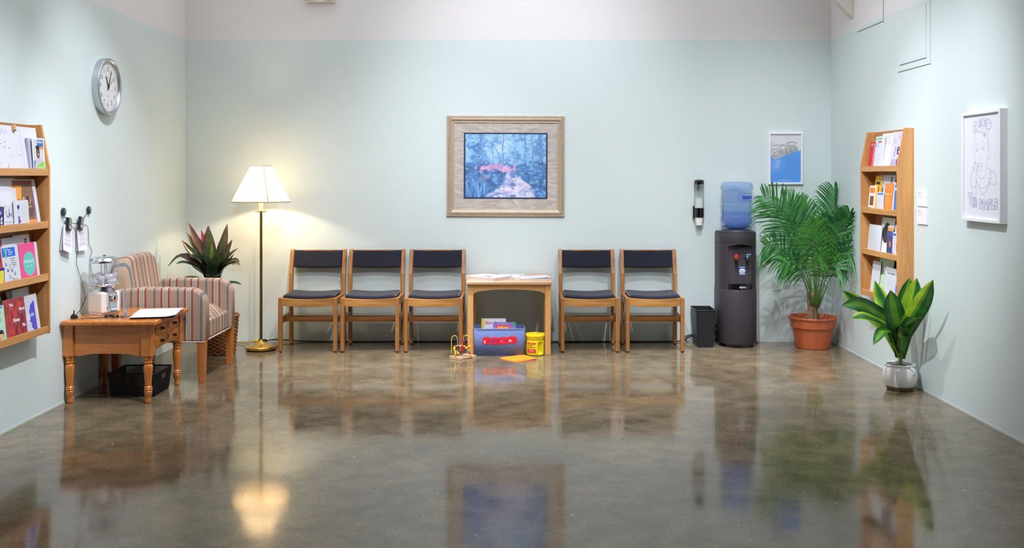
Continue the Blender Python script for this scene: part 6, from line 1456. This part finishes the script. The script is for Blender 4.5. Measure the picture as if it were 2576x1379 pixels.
DL = [((2347, 704), 6.10, .085, 0, 'L', .30), ((2306, 700), 6.45, .095, 0, 'L', .12), ((2288, 699), 6.55, .085, 0, 'G', .05), ((2240, 730), 6.40, .100, 0, 'G', .0), ((2200, 706), 6.75, .07, 0, 'L', .10), ((2120, 731), 6.55, .075, .03, 'L', .30), ((2118, 768), 6.40, .075, .10, 'G', .35),
      ((2143, 801), 6.30, .07, .07, 'L', .30), ((2197, 868), 6.28, .055, .10, 'G', .2), ((2316, 800), 6.25, .08, .06, 'G', .2), ((2268, 712), 6.78, .06, 0, 'L', .05), ((2258, 770), 6.70, .07, .02, 'D', .05), ((2282, 790), 6.60, .07, .03, 'D', .1), ((2285, 830), 6.45, .06, .06, 'G', .1), ((2222, 770), 6.60, .06, .02, 'L', .1)]
for i, ((px, py), Y, wd, dr, k, bow_) in enumerate(DL):
    tip = PW3(px, py, Y)-dbase; root = V(.012*math.sin(i*2.4), .012*math.cos(i*2.4), .205+.004*i); d = tip-root; hor = V(d.x, d.y, 0)
    p1 = root+d*.33-hor*.10+V(0, 0, dr*.8+.02); p2 = root+d*.70+V(0, 0, dr)-hor*.03
    pts = [root, p1, p2, tip]
    for q in pts: q.x = min(q.x, XR-.03-DX)
    cols = {'L': [dl, dm, dg, dk, dg, dl], 'G': [dk, dg, dm, dm, dg, dk], 'D': [dk, dk, dg, dg, dk, dk]}[k]
    if k == 'L' and i in (0, 1): cols = [dl, dl, dl, dg, dk, dg] if i == 1 else [dl, dl, dm, dg, dg, dk]
    mb = MB(); leaf_mb(mb, pts, wd*1.3, strap, cols, up=V(-.39, -.92, .12) if d.z > .33 else V(-.1, -.7, .8), cup=.14, seg=15, wav=.05)
    for v in mb.v: v.x = min(v.x, XR-.008-DX)
    mb.build('leaf', t)
# track spots (warm white balance of the photograph makes them read slightly cool)
SPOTS = [((.2, 4.6, 4.1), (XR, 6.4, 1.2), 640, 38), ((-.2, 4.4, 4.1), (XL, 5.6, .8), 640, 38), ((.15, 4.9, 4.1), (.1, YB, 2.3), 316, 44),
         ((-1.25, 5.2, 4.1), (XL, 7.0, .8), 417, 40), ((-.45, 4.9, 4.1), (-.9, YB, .5), 260, 44), ((1.2, 4.9, 4.1), (2.2, YB, .5), 256, 50), ((1.25, 6.2, 4.1), (XR, 7.8, .6), 110, 64),
         ((-1.2, 6.2, 4.1), (-1.2, 7.2, 0), 150, 70), ((1.2, 6.2, 4.1), (1.2, 7.0, 0), 320, 70), ((-.75, 6.9, 4.1), (-.75, 7.45, 0), 900, 38), ((1.35, 6.9, 4.1), (1.35, 7.45, 0), 700, 38)]
SPOTS += [((0, 3.0, 4.1), (-.2, 8.0, .3), 330, 72)]  # added front fill that brightens low front faces, not a known track head
for l, t_, w_, a_ in SPOTS: spot(l, t_, w_, a_, 1., COOL)
ar = bpy.data.lights.new('ceiling_fill', 'AREA'); ar.shape = 'RECTANGLE'; ar.size = 5.2; ar.size_y = 4.0; ar.energy = 82; ar.color = COOL  # added overhead fill standing in for ambient light, no fixture there
ao = bpy.data.objects.new('ceiling_fill', ar); COL.objects.link(ao); ao.location = (0, 6.2, 4.25)
w = bpy.data.worlds.new('world'); SC.world = w; w.use_nodes = True
w.node_tree.nodes['Background'].inputs[0].default_value = (.8, .85, .9, 1); w.node_tree.nodes['Background'].inputs[1].default_value = .1
SC.view_settings.view_transform = 'Standard'; SC.view_settings.look = 'None'; SC.view_settings.gamma = 1; SC.view_settings.exposure = 0; SC.view_settings.use_curve_mapping = False
